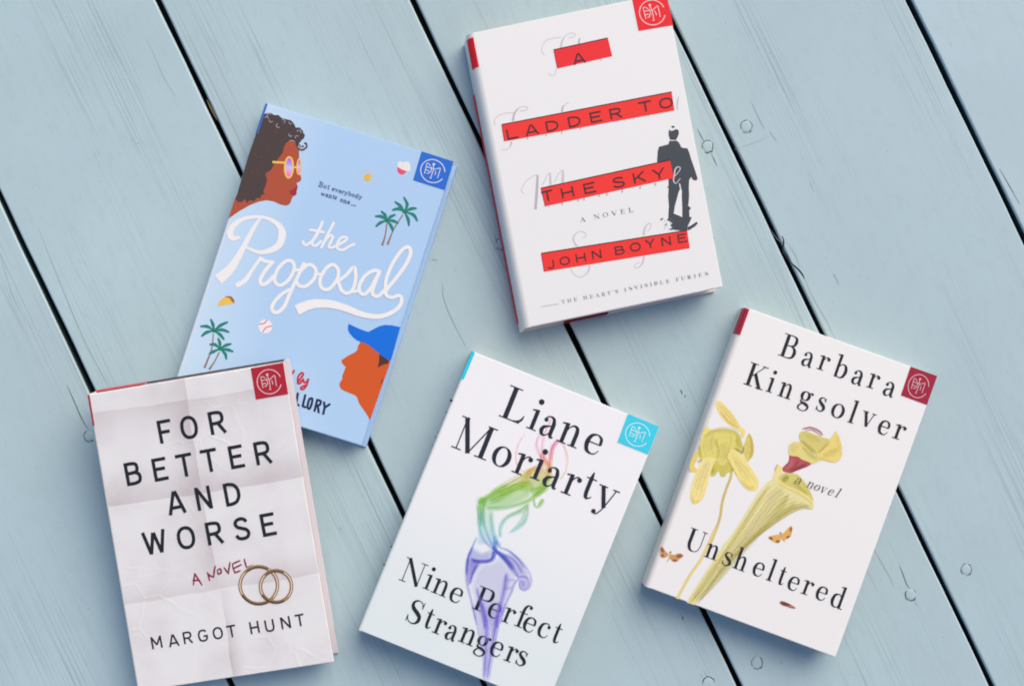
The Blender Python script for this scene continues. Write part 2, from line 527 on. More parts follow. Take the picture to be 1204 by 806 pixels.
def deck_material(seed, tint):
    m, n, l, p = new_mat('painted_deck_%d' % seed, rough=.5, spec=.3)
    tc = n.new('ShaderNodeTexCoord')
    rot = n.new('ShaderNodeMapping')
    rot.inputs['Rotation'].default_value = (0, 0, math.atan2(1, .477))
    rot.inputs['Location'].default_value = (seed * 3.7, seed * 1.9, 0)
    l.new(tc.outputs['Object'], rot.inputs['Vector'])

    def noise(scale_vec, scale, detail=4, rough=.55, src=None, dist=0):
        mp = n.new('ShaderNodeMapping')
        mp.inputs['Scale'].default_value = scale_vec
        l.new((src or rot).outputs[0], mp.inputs['Vector'])
        nz = n.new('ShaderNodeTexNoise')
        nz.inputs['Scale'].default_value = scale
        nz.inputs['Detail'].default_value = detail
        nz.inputs['Roughness'].default_value = rough
        nz.inputs['Distortion'].default_value = dist
        l.new(mp.outputs[0], nz.inputs['Vector'])
        return nz.outputs['Fac']

    def ramp(src, a, b):
        r = n.new('ShaderNodeMapRange')
        r.inputs[1].default_value, r.inputs[2].default_value = a, b
        l.new(src, r.inputs[0])
        return r.outputs[0]

    def math_(op, a, b=None, c=None):
        q = n.new('ShaderNodeMath')
        q.operation = op
        for i, v in enumerate((a, b, c)):
            if v is None:
                continue
            if isinstance(v, (int, float)):
                q.inputs[i].default_value = v
            else:
                l.new(v, q.inputs[i])
        return q.outputs[0]

    def mix(f, a, b):
        q = n.new('ShaderNodeMix')
        q.data_type = 'RGBA'
        l.new(f, q.inputs[0]) if not isinstance(f, float) else setattr(q.inputs[0], 'default_value', f)
        for i, v in ((6, a), (7, b)):
            if isinstance(v, tuple):
                q.inputs[i].default_value = v
            else:
                l.new(v, q.inputs[i])
        return q.outputs[2]

    blot = noise((1, 1, 1), 7, 5)
    fine = noise((1, 1, 1), 420, 4, .6)
    mott = noise((1, 2.2, 1), 60, 6, .65)
    grain = noise((.008, 1, 1), 300, 2, .5)                 # fine straight grain lines along the board
    grain2 = noise((.03, 1, 1), 150, 4, .55)
    where = ramp(noise((.35, 2.2, 1), 7, 3), .47, .62)      # only some stretches are raised
    line = math_('SUBTRACT', 1.0, ramp(math_('ABSOLUTE', math_('SUBTRACT', grain, .5)), .0, .045))
    line = math_('MULTIPLY', line, ramp(noise((.12, 1.5, 1), 60, 3), .35, .65))
    gl = math_('SUBTRACT', 1.0, line)
    wide = noise((.6, 1, 1), 3.2, 3)
    col = mix(ramp(blot, .3, .7), rgb(*[c - 4 for c in tint]), rgb(*[c + 4 for c in tint]))
    col = mix(math_('MULTIPLY', ramp(wide, .45, .7), .5), col, rgb(tint[0] - 3, tint[1] - 9, tint[2] - 12))
    col = mix(math_('MULTIPLY', ramp(mott, .5, .75), .45), col, rgb(tint[0] - 10, tint[1] - 13, tint[2] - 14))
    col = mix(math_('MULTIPLY', math_('MULTIPLY', line, where), .42), col, rgb(112, 130, 137))
    rub = ramp(noise((.10, 1, 1), 46, 6, .7), .64, .74)       # faint rubbed and dusty scuffs
    col = mix(math_('MULTIPLY', rub, .32), col, rgb(204, 214, 214))
    soil = ramp(noise((.25, 1, 1), 120, 5, .7), .66, .76)
    col = mix(math_('MULTIPLY', soil, .36), col, rgb(120, 134, 136))
    spk = ramp(noise((.6, 1, 1), 380, 2), .71, .78)
    col = mix(math_('MULTIPLY', spk, .5), col, rgb(112, 122, 122))
    l.new(col, p.inputs['Base Color'])
    hgt = math_('MULTIPLY_ADD', math_('SUBTRACT', 1.0, math_('MULTIPLY', line, where)), .9, math_('MULTIPLY_ADD', fine, .45, math_('MULTIPLY', grain2, .5)))
    b = n.new('ShaderNodeBump')
    b.inputs['Strength'].default_value = .22
    b.inputs['Distance'].default_value = .0006
    l.new(hgt, b.inputs['Height'])
    l.new(b.outputs[0], p.inputs['Normal'])
    return m


ground = bpy.data.meshes.new('ground')
ground.from_pydata([(-1.6, -1.4, -.16), (1.6, -1.4, -.16), (1.6, 1.4, -.16), (-1.6, 1.4, -.16)], [], [(0, 1, 2, 3)])
gm, n, l, p = new_mat('dark_soil', (.012, .014, .012, 1), .9, .1)
nz = n.new('ShaderNodeTexNoise')
nz.inputs['Scale'].default_value = 25
cr = n.new('ShaderNodeValToRGB')
cr.color_ramp.elements[0].color = (.006, .007, .006, 1)
cr.color_ramp.elements[1].color = (.03, .032, .024, 1)
l.new(nz.outputs['Fac'], cr.inputs[0])
l.new(cr.outputs[0], p.inputs['Base Color'])
ground.materials.append(gm)
g = link('ground', ground)
g['kind'] = 'structure'
g['label'] = 'dark earth under the deck, seen only through the gaps'
g['category'] = 'ground'

deck = bpy.data.objects.new('deck', None)
COL.objects.link(deck)
deck['kind'] = 'structure'
deck['label'] = 'pale blue-grey painted wooden deck of diagonal boards with dark gaps'
deck['category'] = 'deck'

TINTS = [(178, 203, 212), (178, 203, 211), (179, 203, 211), (176, 200, 208), (177, 201, 210), (180, 204, 214), (178, 202, 213)]
Y0, Y1 = -420, 1230
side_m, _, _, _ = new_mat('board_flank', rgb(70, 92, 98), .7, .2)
BOARDS = []
for i in range(-1, 6):
    gl_ = GAPW[min(max(i, 0), 4)] / 2
    gr_ = GAPW[min(max(i + 1, 0), 4)] / 2
    c = [on_plane(line_x(i, Y0) + gl_, Y0), on_plane(line_x(i + 1, Y0) - gr_, Y0), on_plane(line_x(i + 1, Y1) - gr_, Y1), on_plane(line_x(i, Y1) + gl_, Y1)]
    bm = bmesh.new()
    N = 70                                      # along the board, with slightly wandering edges
    rows = []
    rnd = random.Random(i + 40)
    ph = [rnd.uniform(0, 6.28) for _ in range(6)]
    for k in range(N + 1):
        t = k / N
        A, B = c[0].lerp(c[3], t), c[1].lerp(c[2], t)
        wa = .00022 * math.sin(t * 21 + ph[0]) + .00016 * math.sin(t * 57 + ph[1]) + .0001 * math.sin(t * 131 + ph[4])
        wb = .00022 * math.sin(t * 19 + ph[2]) + .00016 * math.sin(t * 63 + ph[3]) + .0001 * math.sin(t * 118 + ph[5])
        d = (B - A).normalized()
        A, B = A + d * wa, B + d * wb
        prof = [(A, 0, -.024), (A, 0, -.0016), (A, .0005, -.0006), (A, .0016, 0), (B, -.0016, 0), (B, -.0005, -.0006), (B, 0, -.0016), (B, 0, -.024)]
        rows.append([bm.verts.new((q + d * o) + Vector((0, 0, z))) for q, o, z in prof])
    for k in range(N):
        for j in range(8):
            a, b = rows[k][j], rows[k][(j + 1) % 8]
            f = bm.faces.new((a, b, rows[k + 1][(j + 1) % 8], rows[k + 1][j]))
            f.material_index = 1 if j in (0, 6, 7) else 0
            f.smooth = j in (1, 2, 4, 5)
    bm.faces.new(rows[0][::-1])
    bm.faces.new(rows[-1])
    bmesh.ops.recalc_face_normals(bm, faces=bm.faces)
    me = bpy.data.meshes.new('deck_board')
    bm.to_mesh(me)
    bm.free()
    me.materials.append(deck_material(i + 2, TINTS[i + 1]))
    me.materials.append(side_m)
    BOARDS.append(link('deck_board', me, deck))

crack_m = ink(98, 112, 114, .8)
crack_d = ink(38, 48, 50, .8)
crack_f = ink(146, 165, 170, .8)


def board_of(px, py):
    for i in range(-1, 6):
        if line_x(i, py) <= px < line_x(i + 1, py):
            return BOARDS[i + 1]


def screw(px, py, gaps=((200, 320),), r=6.4, tail=None):
    """a painted-over screw head: a shallow disc with the paint cracked round its rim"""
    b = board_of(px, py)
    c = on_plane(px, py)
    rnd = random.Random(int(px * 7 + py))
    pr = Print(lambda x, y, z: on_plane(x, y) + Vector((0, 0, z)), .00012)
    mat = b.data.materials[0]
    # low dome
    R = r - 1
    n = 28
    base = len(pr.v)
    for rr, zz in ((R, .00006), (R * .8, .00028), (R * .4, .00034)):
        pr.z = zz
        pr.add([(px + rr * .92 * math.cos(a), py + rr * math.sin(a)) for a in (2 * math.pi * k / n for k in range(n))])
    k0 = pr.mi(mat)
    for q in range(2):
        for k in range(n):
            pr.f.append([base + q * n + k, base + q * n + (k + 1) % n, base + (q + 1) * n + (k + 1) % n, base + (q + 1) * n + k])
            pr.m.append(k0)
    pr.f.append([base + 2 * n + k for k in range(n)])
    pr.m.append(k0)
    pr.z = .00010
    for a0, a1 in gaps:
        m = max(5, int((a1 - a0) / 14))
        pts, ws = [], []
        for k in range(m + 1):
            a = math.radians(a0 + (a1 - a0) * k / m)
            rr = r * rnd.uniform(.93, 1.07)
            pts.append((px + rr * .9 * math.cos(a), py + rr * math.sin(a)))
            ws.append(.3 if k in (0, m) else rnd.uniform(.5, 1.3))
        pr.stroke(pts, ws, crack_m if rnd.random() < .75 else crack_d)
    pr.dot((px + r * .62, py + r * .8), 1.5, crack_m, 9, 1.1)
    if tail:
        for t in tail:
            pr.stroke([(px + a, py + bb) for a, bb in t], [.3] + [1.1] * (len(t) - 2) + [.3], crack_m)
    pr.build('screw_head', b)


screw(877.5, 148.6, ((-60, 130), (150, 290)), 7.4)
screw(832, 172.5, ((-40, 120), (160, 300)), 7.2, [[(-4, -6), (-8, -13), (-12, -21)], [(4, 8), (8, 16), (11, 23)]])
screw(1070.6, 698.6, ((20, 230), (-60, -20)), 7.0, [[(-1, -7), (-5, -13), (-9, -24), (-13, -34)], [(4, 7), (8, 13)]])
screw(1136, 669, ((-70, 95), (120, 270)), 6.8)
screw(890, 778.5, ((-60, 130), (140, 250)), 7.2, [[(-2, -6), (-1, -11)]])
screw(833, 803, ((180, 350),), 8, [[(-2, -9), (-6, -15)], [(-7, -7), (-10, -12)]])
screw(588.5, 287, ((10, 150), (190, 260)), 6.5, [[(-4, -3), (-7, -9)]])
screw(104.5, 512.5, ((60, 250),), 6.5, [[(0, -7), (-8, -20), (-19, -45), (-26, -60)]])
screw(-40, 520, ((0, 200),), 6.5)

CR = [
    ([(0, 238 + 60), (14, 345), (30, 378)], .7, crack_f), ([(45, 268), (81, 358), (105, 412), (129, 455)], .9, crack_f),
    ([(520, 331), (521.5, 350), (531, 375), (549, 410)], 1.2, crack_f), ([(883, 119), (893, 141), (899, 152)], 1.1, crack_f),
    ([(905, 155), (913, 166)], .8, crack_f), ([(863, 176), (886, 168), (904, 160)], .6, crack_f), ([(1175, 198), (1187, 219), (1199, 240)], 1.1, crack_m), ([(905, 269), (914, 281), (921, 287)], 1.0, crack_m),
    ([(172, 46), (186, 76), (193, 92), (207, 114)], .5, crack_f), ([(945, 325), (956, 350), (970, 374), (985, 404)], .8, crack_f), ([(980, 322), (986, 333)], 1.0, crack_f),
    ([(925, 285), (935, 300), (941, 316)], .8, crack_f), ([(870, 460), (872, 464)], 1.4, crack_m), ([(800.5, 458), (802, 463)], 1.6, crack_m), ([(805, 464), (806, 467)], 1.2, crack_m),
    ([(802, 724), (803, 728)], 1.6, crack_m), ([(508, 305), (514, 306)], 1.3, crack_f), ([(1025, 640), (1033, 655), (1045, 676), (1052, 690)], .8, crack_f), ([(1008, 644), (1018, 668), (1032, 694)], .5, crack_f),
    ([(952, 213), (954, 218), (957, 226)], .7, crack_f),
]
by_board = {}
for pts, w, m in CR:
    by_board.setdefault(board_of(*pts[len(pts) // 2]), []).append((pts, w, m))
# the split in the board edge beside the gap
by_board.setdefault(board_of(935, 310), []).append(([(919.5, 277), (921.5, 284), (920.5, 292), (921, 299)], 1.8, crack_d))
by_board[board_of(935, 310)].append(([(928, 307), (937, 315), (943, 322), (946, 328)], 1.9, crack_d))
by_board[board_of(935, 310)].append(([(921, 295), (925, 301), (929, 308)], 3.2, crack_d))
for b, items in by_board.items():
    pr = Print(lambda x, y, z: on_plane(x, y) + Vector((0, 0, z)), .00008)
    for pts, w, m in items:
        pr.stroke(pts, [w * .3] + [w] * (len(pts) - 2) + [w * .3] if len(pts) > 2 else w, m)
    pr.build('paint_crack', b)
pr = Print(lambda x, y, z: on_plane(x, y) + Vector((0, 0, z)), -.0009)
pr.stroke([(243, 117), (247, 125), (251.5, 134), (255, 141)], [.6, 2.6, 2.2, .6], ink(112, 102, 62, .8))
pr.build('bare_wood_chip', board_of(252, 130) or BOARDS[2])


# ------------------------------------------------------------------ books
class Book:
    def __init__(self, label, quad, thick, tilt=0.0, back=(0, 0), roll=.002):
        self.t = thick
        TL, TR, BR, BL = quad
        zb = thick * math.cos(tilt)
        pBL, pBR = on_plane(*BL, zb), on_plane(*BR, zb)
        x = (pBR - pBL).normalized()
        yh = Vector((-x.y, x.x, 0))
        y = yh * math.cos(tilt) + Vector((0, 0, math.sin(tilt)))
        zz = x.cross(y)
        o = pBL - zz * thick
        M = Matrix(((x.x, y.x, zz.x, o.x), (x.y, y.y, zz.y, o.y), (x.z, y.z, zz.z, o.z), (0, 0, 0, 1)))
        self.M, self.I = M, M.inverted()
        self.root = bpy.data.objects.new('book', None)
        COL.objects.link(self.root)
        self.root.matrix_world = M
        self.root['label'] = label
        self.root['category'] = 'book'
        self.root['group'] = 'books laid out on the deck'
        self.q = [self.surf(*c, thick) for c in (TL, TR, BR, BL)]
        self.back = Vector((back[0] * S0, -back[1] * S0, 0))
        R3 = self.I.to_3x3()
        self.back = R3 @ self.back
        self.back.z = 0
        self.roll = roll
        self.width = (self.q[1] - self.q[0]).length
        self.hgt = (self.q[0] - self.q[3]).length

    def surf(self, px, py, z):
        C = self.I @ Vector((0, 0, H))
        P = self.I @ on_plane(px, py)
        k = (z - C.z) / (P.z - C.z)
        return C + (P - C) * k

    def at(self, u, v, z):
        """u 0..1 spine to fore-edge, v 0..1 foot to head, z height in the book"""
        TL, TR, BR, BL = self.q
        p = BL.lerp(BR, u).lerp(TL.lerp(TR, u), v)
        s = self.back * (1 - z / self.t)
        return Vector((p.x + s.x, p.y + s.y, z))

    def box(self, name, mats, u0, u1, v0, v1, z0, z1, parent=None, bev=.0005, keep_left=False, seg=2):
        bm = bmesh.new()
        vs = [bm.verts.new(self.at(u, v, z)) for z in (z0, z1) for u, v in ((u0, v0), (u1, v0), (u1, v1), (u0, v1))]
        for f in ((3, 2, 1, 0), (4, 5, 6, 7), (0, 1, 5, 4), (1, 2, 6, 5), (2, 3, 7, 6), (3, 0, 4, 7)):
            bm.faces.new([vs[i] for i in f])
        if bev:
            left = {vs[0], vs[3], vs[4], vs[7]}
            es = [e for e in bm.edges if not (keep_left and (e.verts[0] in left and e.verts[1] in left))]
            bmesh.ops.bevel(bm, geom=es, offset=bev, segments=seg, affect='EDGES')
        bmesh.ops.recalc_face_normals(bm, faces=bm.faces)
        me = bpy.data.meshes.new(name)
        bm.to_mesh(me)
        bm.free()
        for m in mats:
            me.materials.append(m)
        me.polygons.foreach_set('use_smooth', [True] * len(me.polygons))
        me.set_sharp_from_angle(angle=math.radians(50))
        return link(name, me, parent or self.root)

    def profile(self, off=0.0):
        """the jacket's section round the spine, from the front cover down to the back cover"""
        r, t = self.roll, self.t
        rz = min(r * 1.1, t * .45)
        rb = min(.0012, r)
        pts = []
        for k in range(9):
            a = math.pi / 2 * k / 8
            pts.append((r - (r + off) * math.sin(a), t - rz + (rz + off) * math.cos(a)))
        for k in range(1, 6):
            pts.append((-off, (t - rz) * (1 - k / 5) + rb * k / 5))
        pts.append((rb, 0.0003))
        return pts

    def sheet(self, name, mat, v0, v1, off, i0=0, i1=None, thick=.0014, parent=None):
        P = self.profile(off)[i0:i1]
        Q = self.profile(off - thick)[i0:i1]
        bm = bmesh.new()
        N = 12
        rows = []
        for k in range(N + 1):
            v = v0 + (v1 - v0) * k / N
            rows.append([bm.verts.new(self.at(x / self.width, v, z)) for x, z in P] + [bm.verts.new(self.at(x / self.width, v, max(z, .0002))) for x, z in Q[::-1]])
        m = len(rows[0])
        for k in range(N):
            for j in range(m):
                bm.faces.new((rows[k][j], rows[k][(j + 1) % m], rows[k + 1][(j + 1) % m], rows[k + 1][j]))
        bm.faces.new(rows[0])
        bm.faces.new(rows[-1][::-1])
        bmesh.ops.recalc_face_normals(bm, faces=bm.faces)
        me = bpy.data.meshes.new(name)
        bm.to_mesh(me)
        bm.free()
        me.materials.append(mat)
        me.polygons.foreach_set('use_smooth', [True] * len(me.polygons))
        me.set_sharp_from_angle(angle=math.radians(50))
        return link(name, me, parent or self.root)

    def body(self, cover, pages, back=None, spine=None, inset=.0035):
        t, W, Hh = self.t, self.width, self.hgt
        c = .0028
        self.front = self.box('front_cover', [cover], self.roll / W, 1, 0, 1, t - c, t, keep_left=True)
        self.rear = self.box('back_cover', [back or cover], .0016 / W, 1, 0, 1, 0, c)
        self.spine = self.sheet('spine', spine or cover, 0, 1, 0)
        self.pages = self.box('page_block', [pages], .0016 / W, 1 - inset / W, inset / Hh, 1 - inset / Hh, c + .0001, t - c - .0001, bev=0)

    def printer(self, layer=1):
        return Print(self.surf, self.t + .00002 + layer * .00006)


def pages_material(name, c):
    m, n, l, p = new_mat(name, rgb(*c), .8, .15)
    tc = n.new('ShaderNodeTexCoord')
    mp = n.new('ShaderNodeMapping')
    mp.inputs['Scale'].default_value = (8, 8, 4200)
    l.new(tc.outputs['Object'], mp.inputs['Vector'])
    nz = n.new('ShaderNodeTexNoise')
    nz.inputs['Scale'].default_value = 1
    nz.inputs['Detail'].default_value = 3
    l.new(mp.outputs[0], nz.inputs['Vector'])
    cr = n.new('ShaderNodeValToRGB')
    cr.color_ramp.elements[0].position, cr.color_ramp.elements[1].position = .35, .65
    cr.color_ramp.elements[0].color = tuple(x * .6 for x in rgb(*c)[:3]) + (1,)
    cr.color_ramp.elements[1].color = rgb(*c)
    l.new(nz.outputs['Fac'], cr.inputs[0])
    l.new(cr.outputs[0], p.inputs['Base Color'])
    b = n.new('ShaderNodeBump')
    b.inputs['Strength'].default_value = .5
    b.inputs['Distance'].default_value = .0002
    l.new(nz.outputs['Fac'], b.inputs['Height'])
    l.new(b.outputs[0], p.inputs['Normal'])
    return m


cream = pages_material('cream_page_edges', (226, 214, 202))
greyp = pages_material('pale_page_edges', (205, 196, 198))
TINT = tint_mat('graded_ink')

# the round monogram on every corner sticker, drawn once (window of the red one) and carried to each sticker's corners
EMB_Q = [(178, 210), (640, 128), (708, 578), (250, 655)]


def emblem(book, quad, field, mark):
    pr = book.printer(4)
    pr.fill(quad, field)
    A, B, C, D = EMB_Q
    ux, uy = Vector((B[0] - A[0], B[1] - A[1])), Vector((D[0] - A[0], D[1] - A[1]))
    det = ux.x * uy.y - ux.y * uy.x
    TL, TR, BR, BL = [Vector(q) for q in quad]

    def mp(x, y):
        d = Vector((x - A[0], y - A[1]))
        u = (d.x * uy.y - d.y * uy.x) / det
        v = (ux.x * d.y - ux.y * d.x) / det
        p = TL.lerp(TR, u).lerp(BL.lerp(BR, u), v)
        return (p.x, p.y)
    k = (TR - TL).length / ux.length
    pr.z += .00006
    w = 12.5 * k
    c0 = (441, 401)
    arc = [mp(c0[0] + 172 * math.cos(math.radians(a)), c0[1] + 172 * math.sin(math.radians(a))) for a in range(12, 342, 6)]
    pr.stroke(arc, w, mark)
    pr.dot(mp(412, 300), 18 * k, mark, 14)
    for pts in ([(352, 492), (336, 410), (322, 338), (352, 332), (386, 352)], [(330, 385), (370, 378), (412, 372), (440, 366)],
                [(345, 440), (372, 425), (400, 432), (402, 460), (372, 470)], [(408, 318), (432, 352), (448, 420), (456, 512)],
                [(446, 372), (480, 338), (516, 312), (528, 360), (545, 462)], [(474, 378), (488, 410), (496, 440)], [(440, 510), (470, 508)],
                [(400, 350), (415, 400), (425, 440)]):
        pr.stroke([mp(*p) for p in pts], w * .85, mark)
    return pr.build('corner_sticker', book.front)


white_ink = ink(244, 241, 243)
navy = ink(34, 46, 84)
black = ink(38, 42, 50)

# ---------------- pale blue book with the white script
prop = Book('pale blue book with white script title and a woman in yellow sunglasses', [(311.5, 121), (533.3, 190), (424.6, 523.6), (202.8, 454.6)], .0155, back=(4.5, 4), roll=.0022)
blue = jacket('pale_blue_jacket', (204, 228, 251), (178, 211, 245), .48, 0, (0, .06))
prop.body(blue, pages_material('blue_white_page_edges', (200, 216, 236)), jacket('back_jacket_blue', (176, 210, 246), None, .48), jacket('white_spine_paper', (226, 234, 246), None, .5))
prop.sheet('spine_sticker', ink(66, 122, 208), .895, .999, .0003, 0, 12, .0004, prop.spine)
emblem(prop, [(495.8, 177.8), (533.2, 189.9), (523.0, 223.4), (485.8, 211.6)], ink(42, 112, 212), ink(226, 226, 244))

a = Z(260, 115, 8.027)
b = Z(240, 190, 8.027)
pr = prop.printer(1)
skin, lips, hair = ink(178, 84, 60), ink(168, 42, 66), ink(78, 66, 66)
pr.fill(b((850, -197), (872, -150), (895, -112), (897, -60), (893, -10), (895, 60), (893, 100), (912, 135), (919, 158), (908, 185), (872, 203), (884, 232), (880, 255), (870, 290), (864, 316),
          (838, 330), (826, 355), (816, 385), (800, 406), (770, 415), (720, 405), (660, 377), (590, 364), (520, 376), (430, 411), (330, 468), (262, 515), (230, 538), (286, 360), (420, 60), (560, -100), (700, -190)), skin)
pr.fill(b((802, 281), (830, 268), (852, 252), (872, 236), (884, 232), (881, 255), (871, 285), (874, 300), (864, 317), (838, 322), (815, 302)), lips)
pr.z += .00002
pr.fill(b((553, -449), (590, -455), (630, -459), (662, -438), (700, -440), (735, -409), (780, -399), (822, -389), (850, -354), (866, -319), (900, -323), (934, -289), (941, -237), (920, -200), (895, -170),
          (890, -120), (870, -140), (855, -195), (840, -202), (808, -200), (772, -172), (752, -132), (742, -82), (702, -32), (664, 22), (632, 78), (577, 113), (594, 165), (590, 195), (572, 245), (560, 275),
          (570, 310), (545, 312), (530, 345), (500, 342), (470, 374), (430, 362), (402, 394), (384, 350), (360, 378), (322, 382), (296, 352), (420, -60)), hair)
for s in ([(890, -130), (905, -112), (935, -112), (968, -140), (962, -172), (945, -170)], [(895, -160), (915, -140), (940, -148)], [(905, -205), (935, -225), (942, -260)]):
    pr.stroke(b(*s), 15, hair) if False else pr.stroke(b(*s), 2.0, hair)
curl = ink(176, 172, 184)
for cx, cy, r0 in ((455, 170, 22), (540, 262, 20), (585, 222, 18), (655, 350, 16), (735, 325, 20), (715, 372, 16), (470, 215, 16), (430, 192, 16), (770, 452, 18), (742, 462, 14), (655, 235, 14)):
    a0 = random.uniform(0, 360)
    pr.ring(a((cx, cy))[0], r0 / 8, r0 / 9, .75, curl, a0, a0 + 200, n=10)
for cx, cy in ((440, 460), (400, 635), (335, 675), (300, 760), (452, 480), (380, 560), (520, 330), (320, 540), (405, 300), (300, 700), (360, 720)):
    pr.dot(a((cx, cy))[0], random.uniform(.6, 1.1), ink(120, 72, 62), 8)
frame_y = ink(244, 200, 92)
pr.stroke(a((484, 606), (612, 613)), 2.5, frame_y, False)


def lens(pr, c, rx, ry, rot, w):
    rows = []
    n = 14
    i = len(pr.v)
    pr.up()
    k = pr.mi(TINT)
    ca, sa = math.cos(rot), math.sin(rot)
    for j in range(n + 1):
        yy = -1 + 2 * j / n
        ww = math.sqrt(max(0, 1 - yy * yy))
        t = (yy + 1) / 2
        stops = [(0, (188, 92, 214)), (.28, (196, 140, 236)), (.5, (190, 208, 250)), (.68, (244, 160, 220)), (1, (255, 92, 190))]
        for (t0, c0), (t1, c1) in zip(stops, stops[1:]):
            if t0 <= t <= t1:
                f = (t - t0) / (t1 - t0)
                colr = rgb(*[p0 + (p1 - p0) * f for p0, p1 in zip(c0, c1)])
        pts = []
        for sx in (-1, 1):
            x, y = sx * ww * rx, yy * ry
            pts.append((c[0] + x * ca - y * sa, c[1] + x * sa + y * ca))
        pr.add(pts, [colr, colr])
    for j in range(n):
        q = i + 2 * j
        pr.f.append([q, q + 1, q + 3, q + 2])
        pr.m.append(k)
    pr.ring(c, rx, ry, w, frame_y, 0, 360, rot)


lens(pr, a((640, 657))[0], 4.9, 12.2, .04, 2.1)
lens(pr, a((735, 650))[0], 2.5, 9.0, .04, 1.5)
pr.stroke(a((684, 655), (712, 656)), 2.2, frame_y, False)
pr.build('woman_illustration', prop.front)

pr = prop.printer(2)
c = Z(330, 240, 8.027)
W26 = 3.1
for s in ([(210, 352), (222, 378), (246, 384), (290, 352), (345, 285), (395, 165)], [(395, 165), (350, 265), (303, 345), (302, 384), (336, 388), (380, 350)], [(280, 243), (340, 252), (406, 266)],
          [(500, 178), (445, 285), (384, 408)], [(384, 408), (425, 335), (470, 294), (492, 312), (470, 360), (456, 398), (475, 412), (512, 398)],
          [(512, 398), (585, 362), (625, 328), (608, 308), (565, 322), (534, 375), (540, 420), (588, 432), (640, 402), (694, 378)]):
    pr.stroke(c(*s), W26, white_ink, True, True)
pr.build('small_title_word', prop.front)
pr = prop.printer(2)
d = Z(240, 240, 8.027)
f8 = 1 / 8.027


def sw(fr, pts, ws, rnd=False):
    pr.stroke(fr(*pts), [x * f8 for x in ws] if isinstance(ws, list) else ws * f8, white_ink, True, rnd)


sw(d, [(532, 128), (470, 220), (395, 360), (325, 490), (245, 612), (132, 712)], [22, 38, 46, 62, 84, 106])
sw(d, [(338, 308), (275, 325), (243, 275), (280, 200), (370, 140), (490, 120), (600, 135), (700, 195), (737, 280), (705, 385), (610, 440), (510, 452), (398, 408)],
   [22, 46, 62, 52, 36, 30, 30, 50, 74, 66, 50, 34, 22])
sw(d, [(300, 770), (385, 720), (450, 625), (532, 510)], [48, 46, 34, 28])
sw(d, [(532, 508), (575, 538), (645, 545)], [30, 34, 30], True)
sw(d, [(645, 548), (575, 630), (530, 715), (550, 757), (598, 738), (660, 675)], 36, True)
sw(d, [(664, 690), (700, 605), (778, 535), (838, 548), (848, 615), (800, 710), (722, 765), (672, 738), (664, 690)], 33, True)
sw(d, [(850, 625), (905, 617)], 30, True)
c = Z(310, 300, 8.027)
sw(c, [(380, 80), (305, 235), (245, 365), (195, 480), (130, 538), (84, 522), (86, 465), (160, 375), (245, 322)], [34, 34, 34, 36, 36, 34, 34, 32, 28], True)
sw(c, [(345, 150), (425, 88), (488, 128), (482, 210), (405, 288), (340, 290), (312, 252)], 33, True)
sw(c, [(488, 172), (545, 182)], 28, True)
sw(c, [(534, 215), (590, 122), (655, 88), (704, 140), (694, 225), (622, 315), (562, 318), (532, 275), (534, 215)], 33, True)
sw(c, [(695, 248), (775, 190), (850, 112), (868, 175), (862, 262), (832, 335), (780, 358), (732, 325), (712, 268)], 33, True)
sw(c, [(838, 342), (872, 340), (905, 318)], 28, True)
sw(c, [(1095, 155), (1040, 145), (955, 195), (902, 290), (908, 345), (948, 368), (1010, 310), (1092, 158)], 34, True)
sw(c, [(1092, 158), (1035, 305), (1030, 368), (1080, 385), (1150, 320)], 34, True)
sw(c, [(1150, 320), (1158, 225), (1215, 80), (1302, -45), (1360, -78), (1388, -32), (1352, 70), (1262, 200), (1162, 325), (1160, 378), (1210, 398), (1275, 380), (1303, 408), (1284, 478), (1212, 538), (1112, 574),
       (1012, 574), (900, 548), (780, 500), (650, 464), (520, 455), (420, 470), (312, 518)],
   [34, 34, 34, 34, 36, 36, 36, 36, 34, 34, 32, 32, 34, 38, 40, 44, 48, 56, 66, 74, 82, 90, 100])
pr.build('title_lettering', prop.front)


def palm(fr, hub, leaves, trunk):
    pr = prop.printer(1)
    pr.stroke(fr(*trunk), [1.5] * (len(trunk) - 1) + [2.7], ink(150, 120, 104))
    g = ink(38, 132, 124)
    for tip, via in leaves:
        pr.stroke(fr(hub, via, tip), [1.2, 4.0, 2.2], g, True, True)
    pr.dot(fr(hub)[0], 2.4, ink(36, 128, 96), 10)
    pr.build('palm_tree_illustration', prop.front)


e = Z(410, 230, 8.027)
palm(e, (525, 150), [((522, 18), (552, 85)), ((440, 60), (488, 98)), ((415, 136), (470, 124)), ((636, 120), (588, 124)), ((645, 235), (612, 182)), ((568, 280), (560, 220))], [(512, 180), (440, 290), (408, 355), (366, 462)])
palm(e, (360, 235), [((310, 150), (343, 183)), ((254, 195), (310, 198)), ((260, 288), (300, 254)), ((436, 180), (395, 200)), ((464, 258), (420, 238)), ((416, 332), (400, 285))], [(360, 258), (346, 370), (315, 470)])
e = Z(200, 340, 8.027)
palm(e, (415, 390), [((385, 285), (405, 335)), ((290, 350), (350, 350)), ((300, 440), (345, 405)), ((540, 310), (475, 340)), ((552, 402), (490, 382)), ((506, 470), (470, 425))], [(408, 420), (392, 560), (325, 740)])
palm(e, (470, 560), [((455, 465), (470, 510)), ((378, 520), (425, 522)), ((372, 606), (408, 588)), ((572, 515), (525, 528)), ((590, 586), (545, 570)), ((530, 655), (518, 605))], [(465, 590), (420, 680), (368, 755)])
e = Z(410, 170, 8.027)
pr = prop.printer(1)
pr.dot(e((177, 308))[0], 4.3, ink(242, 190, 58), 20)
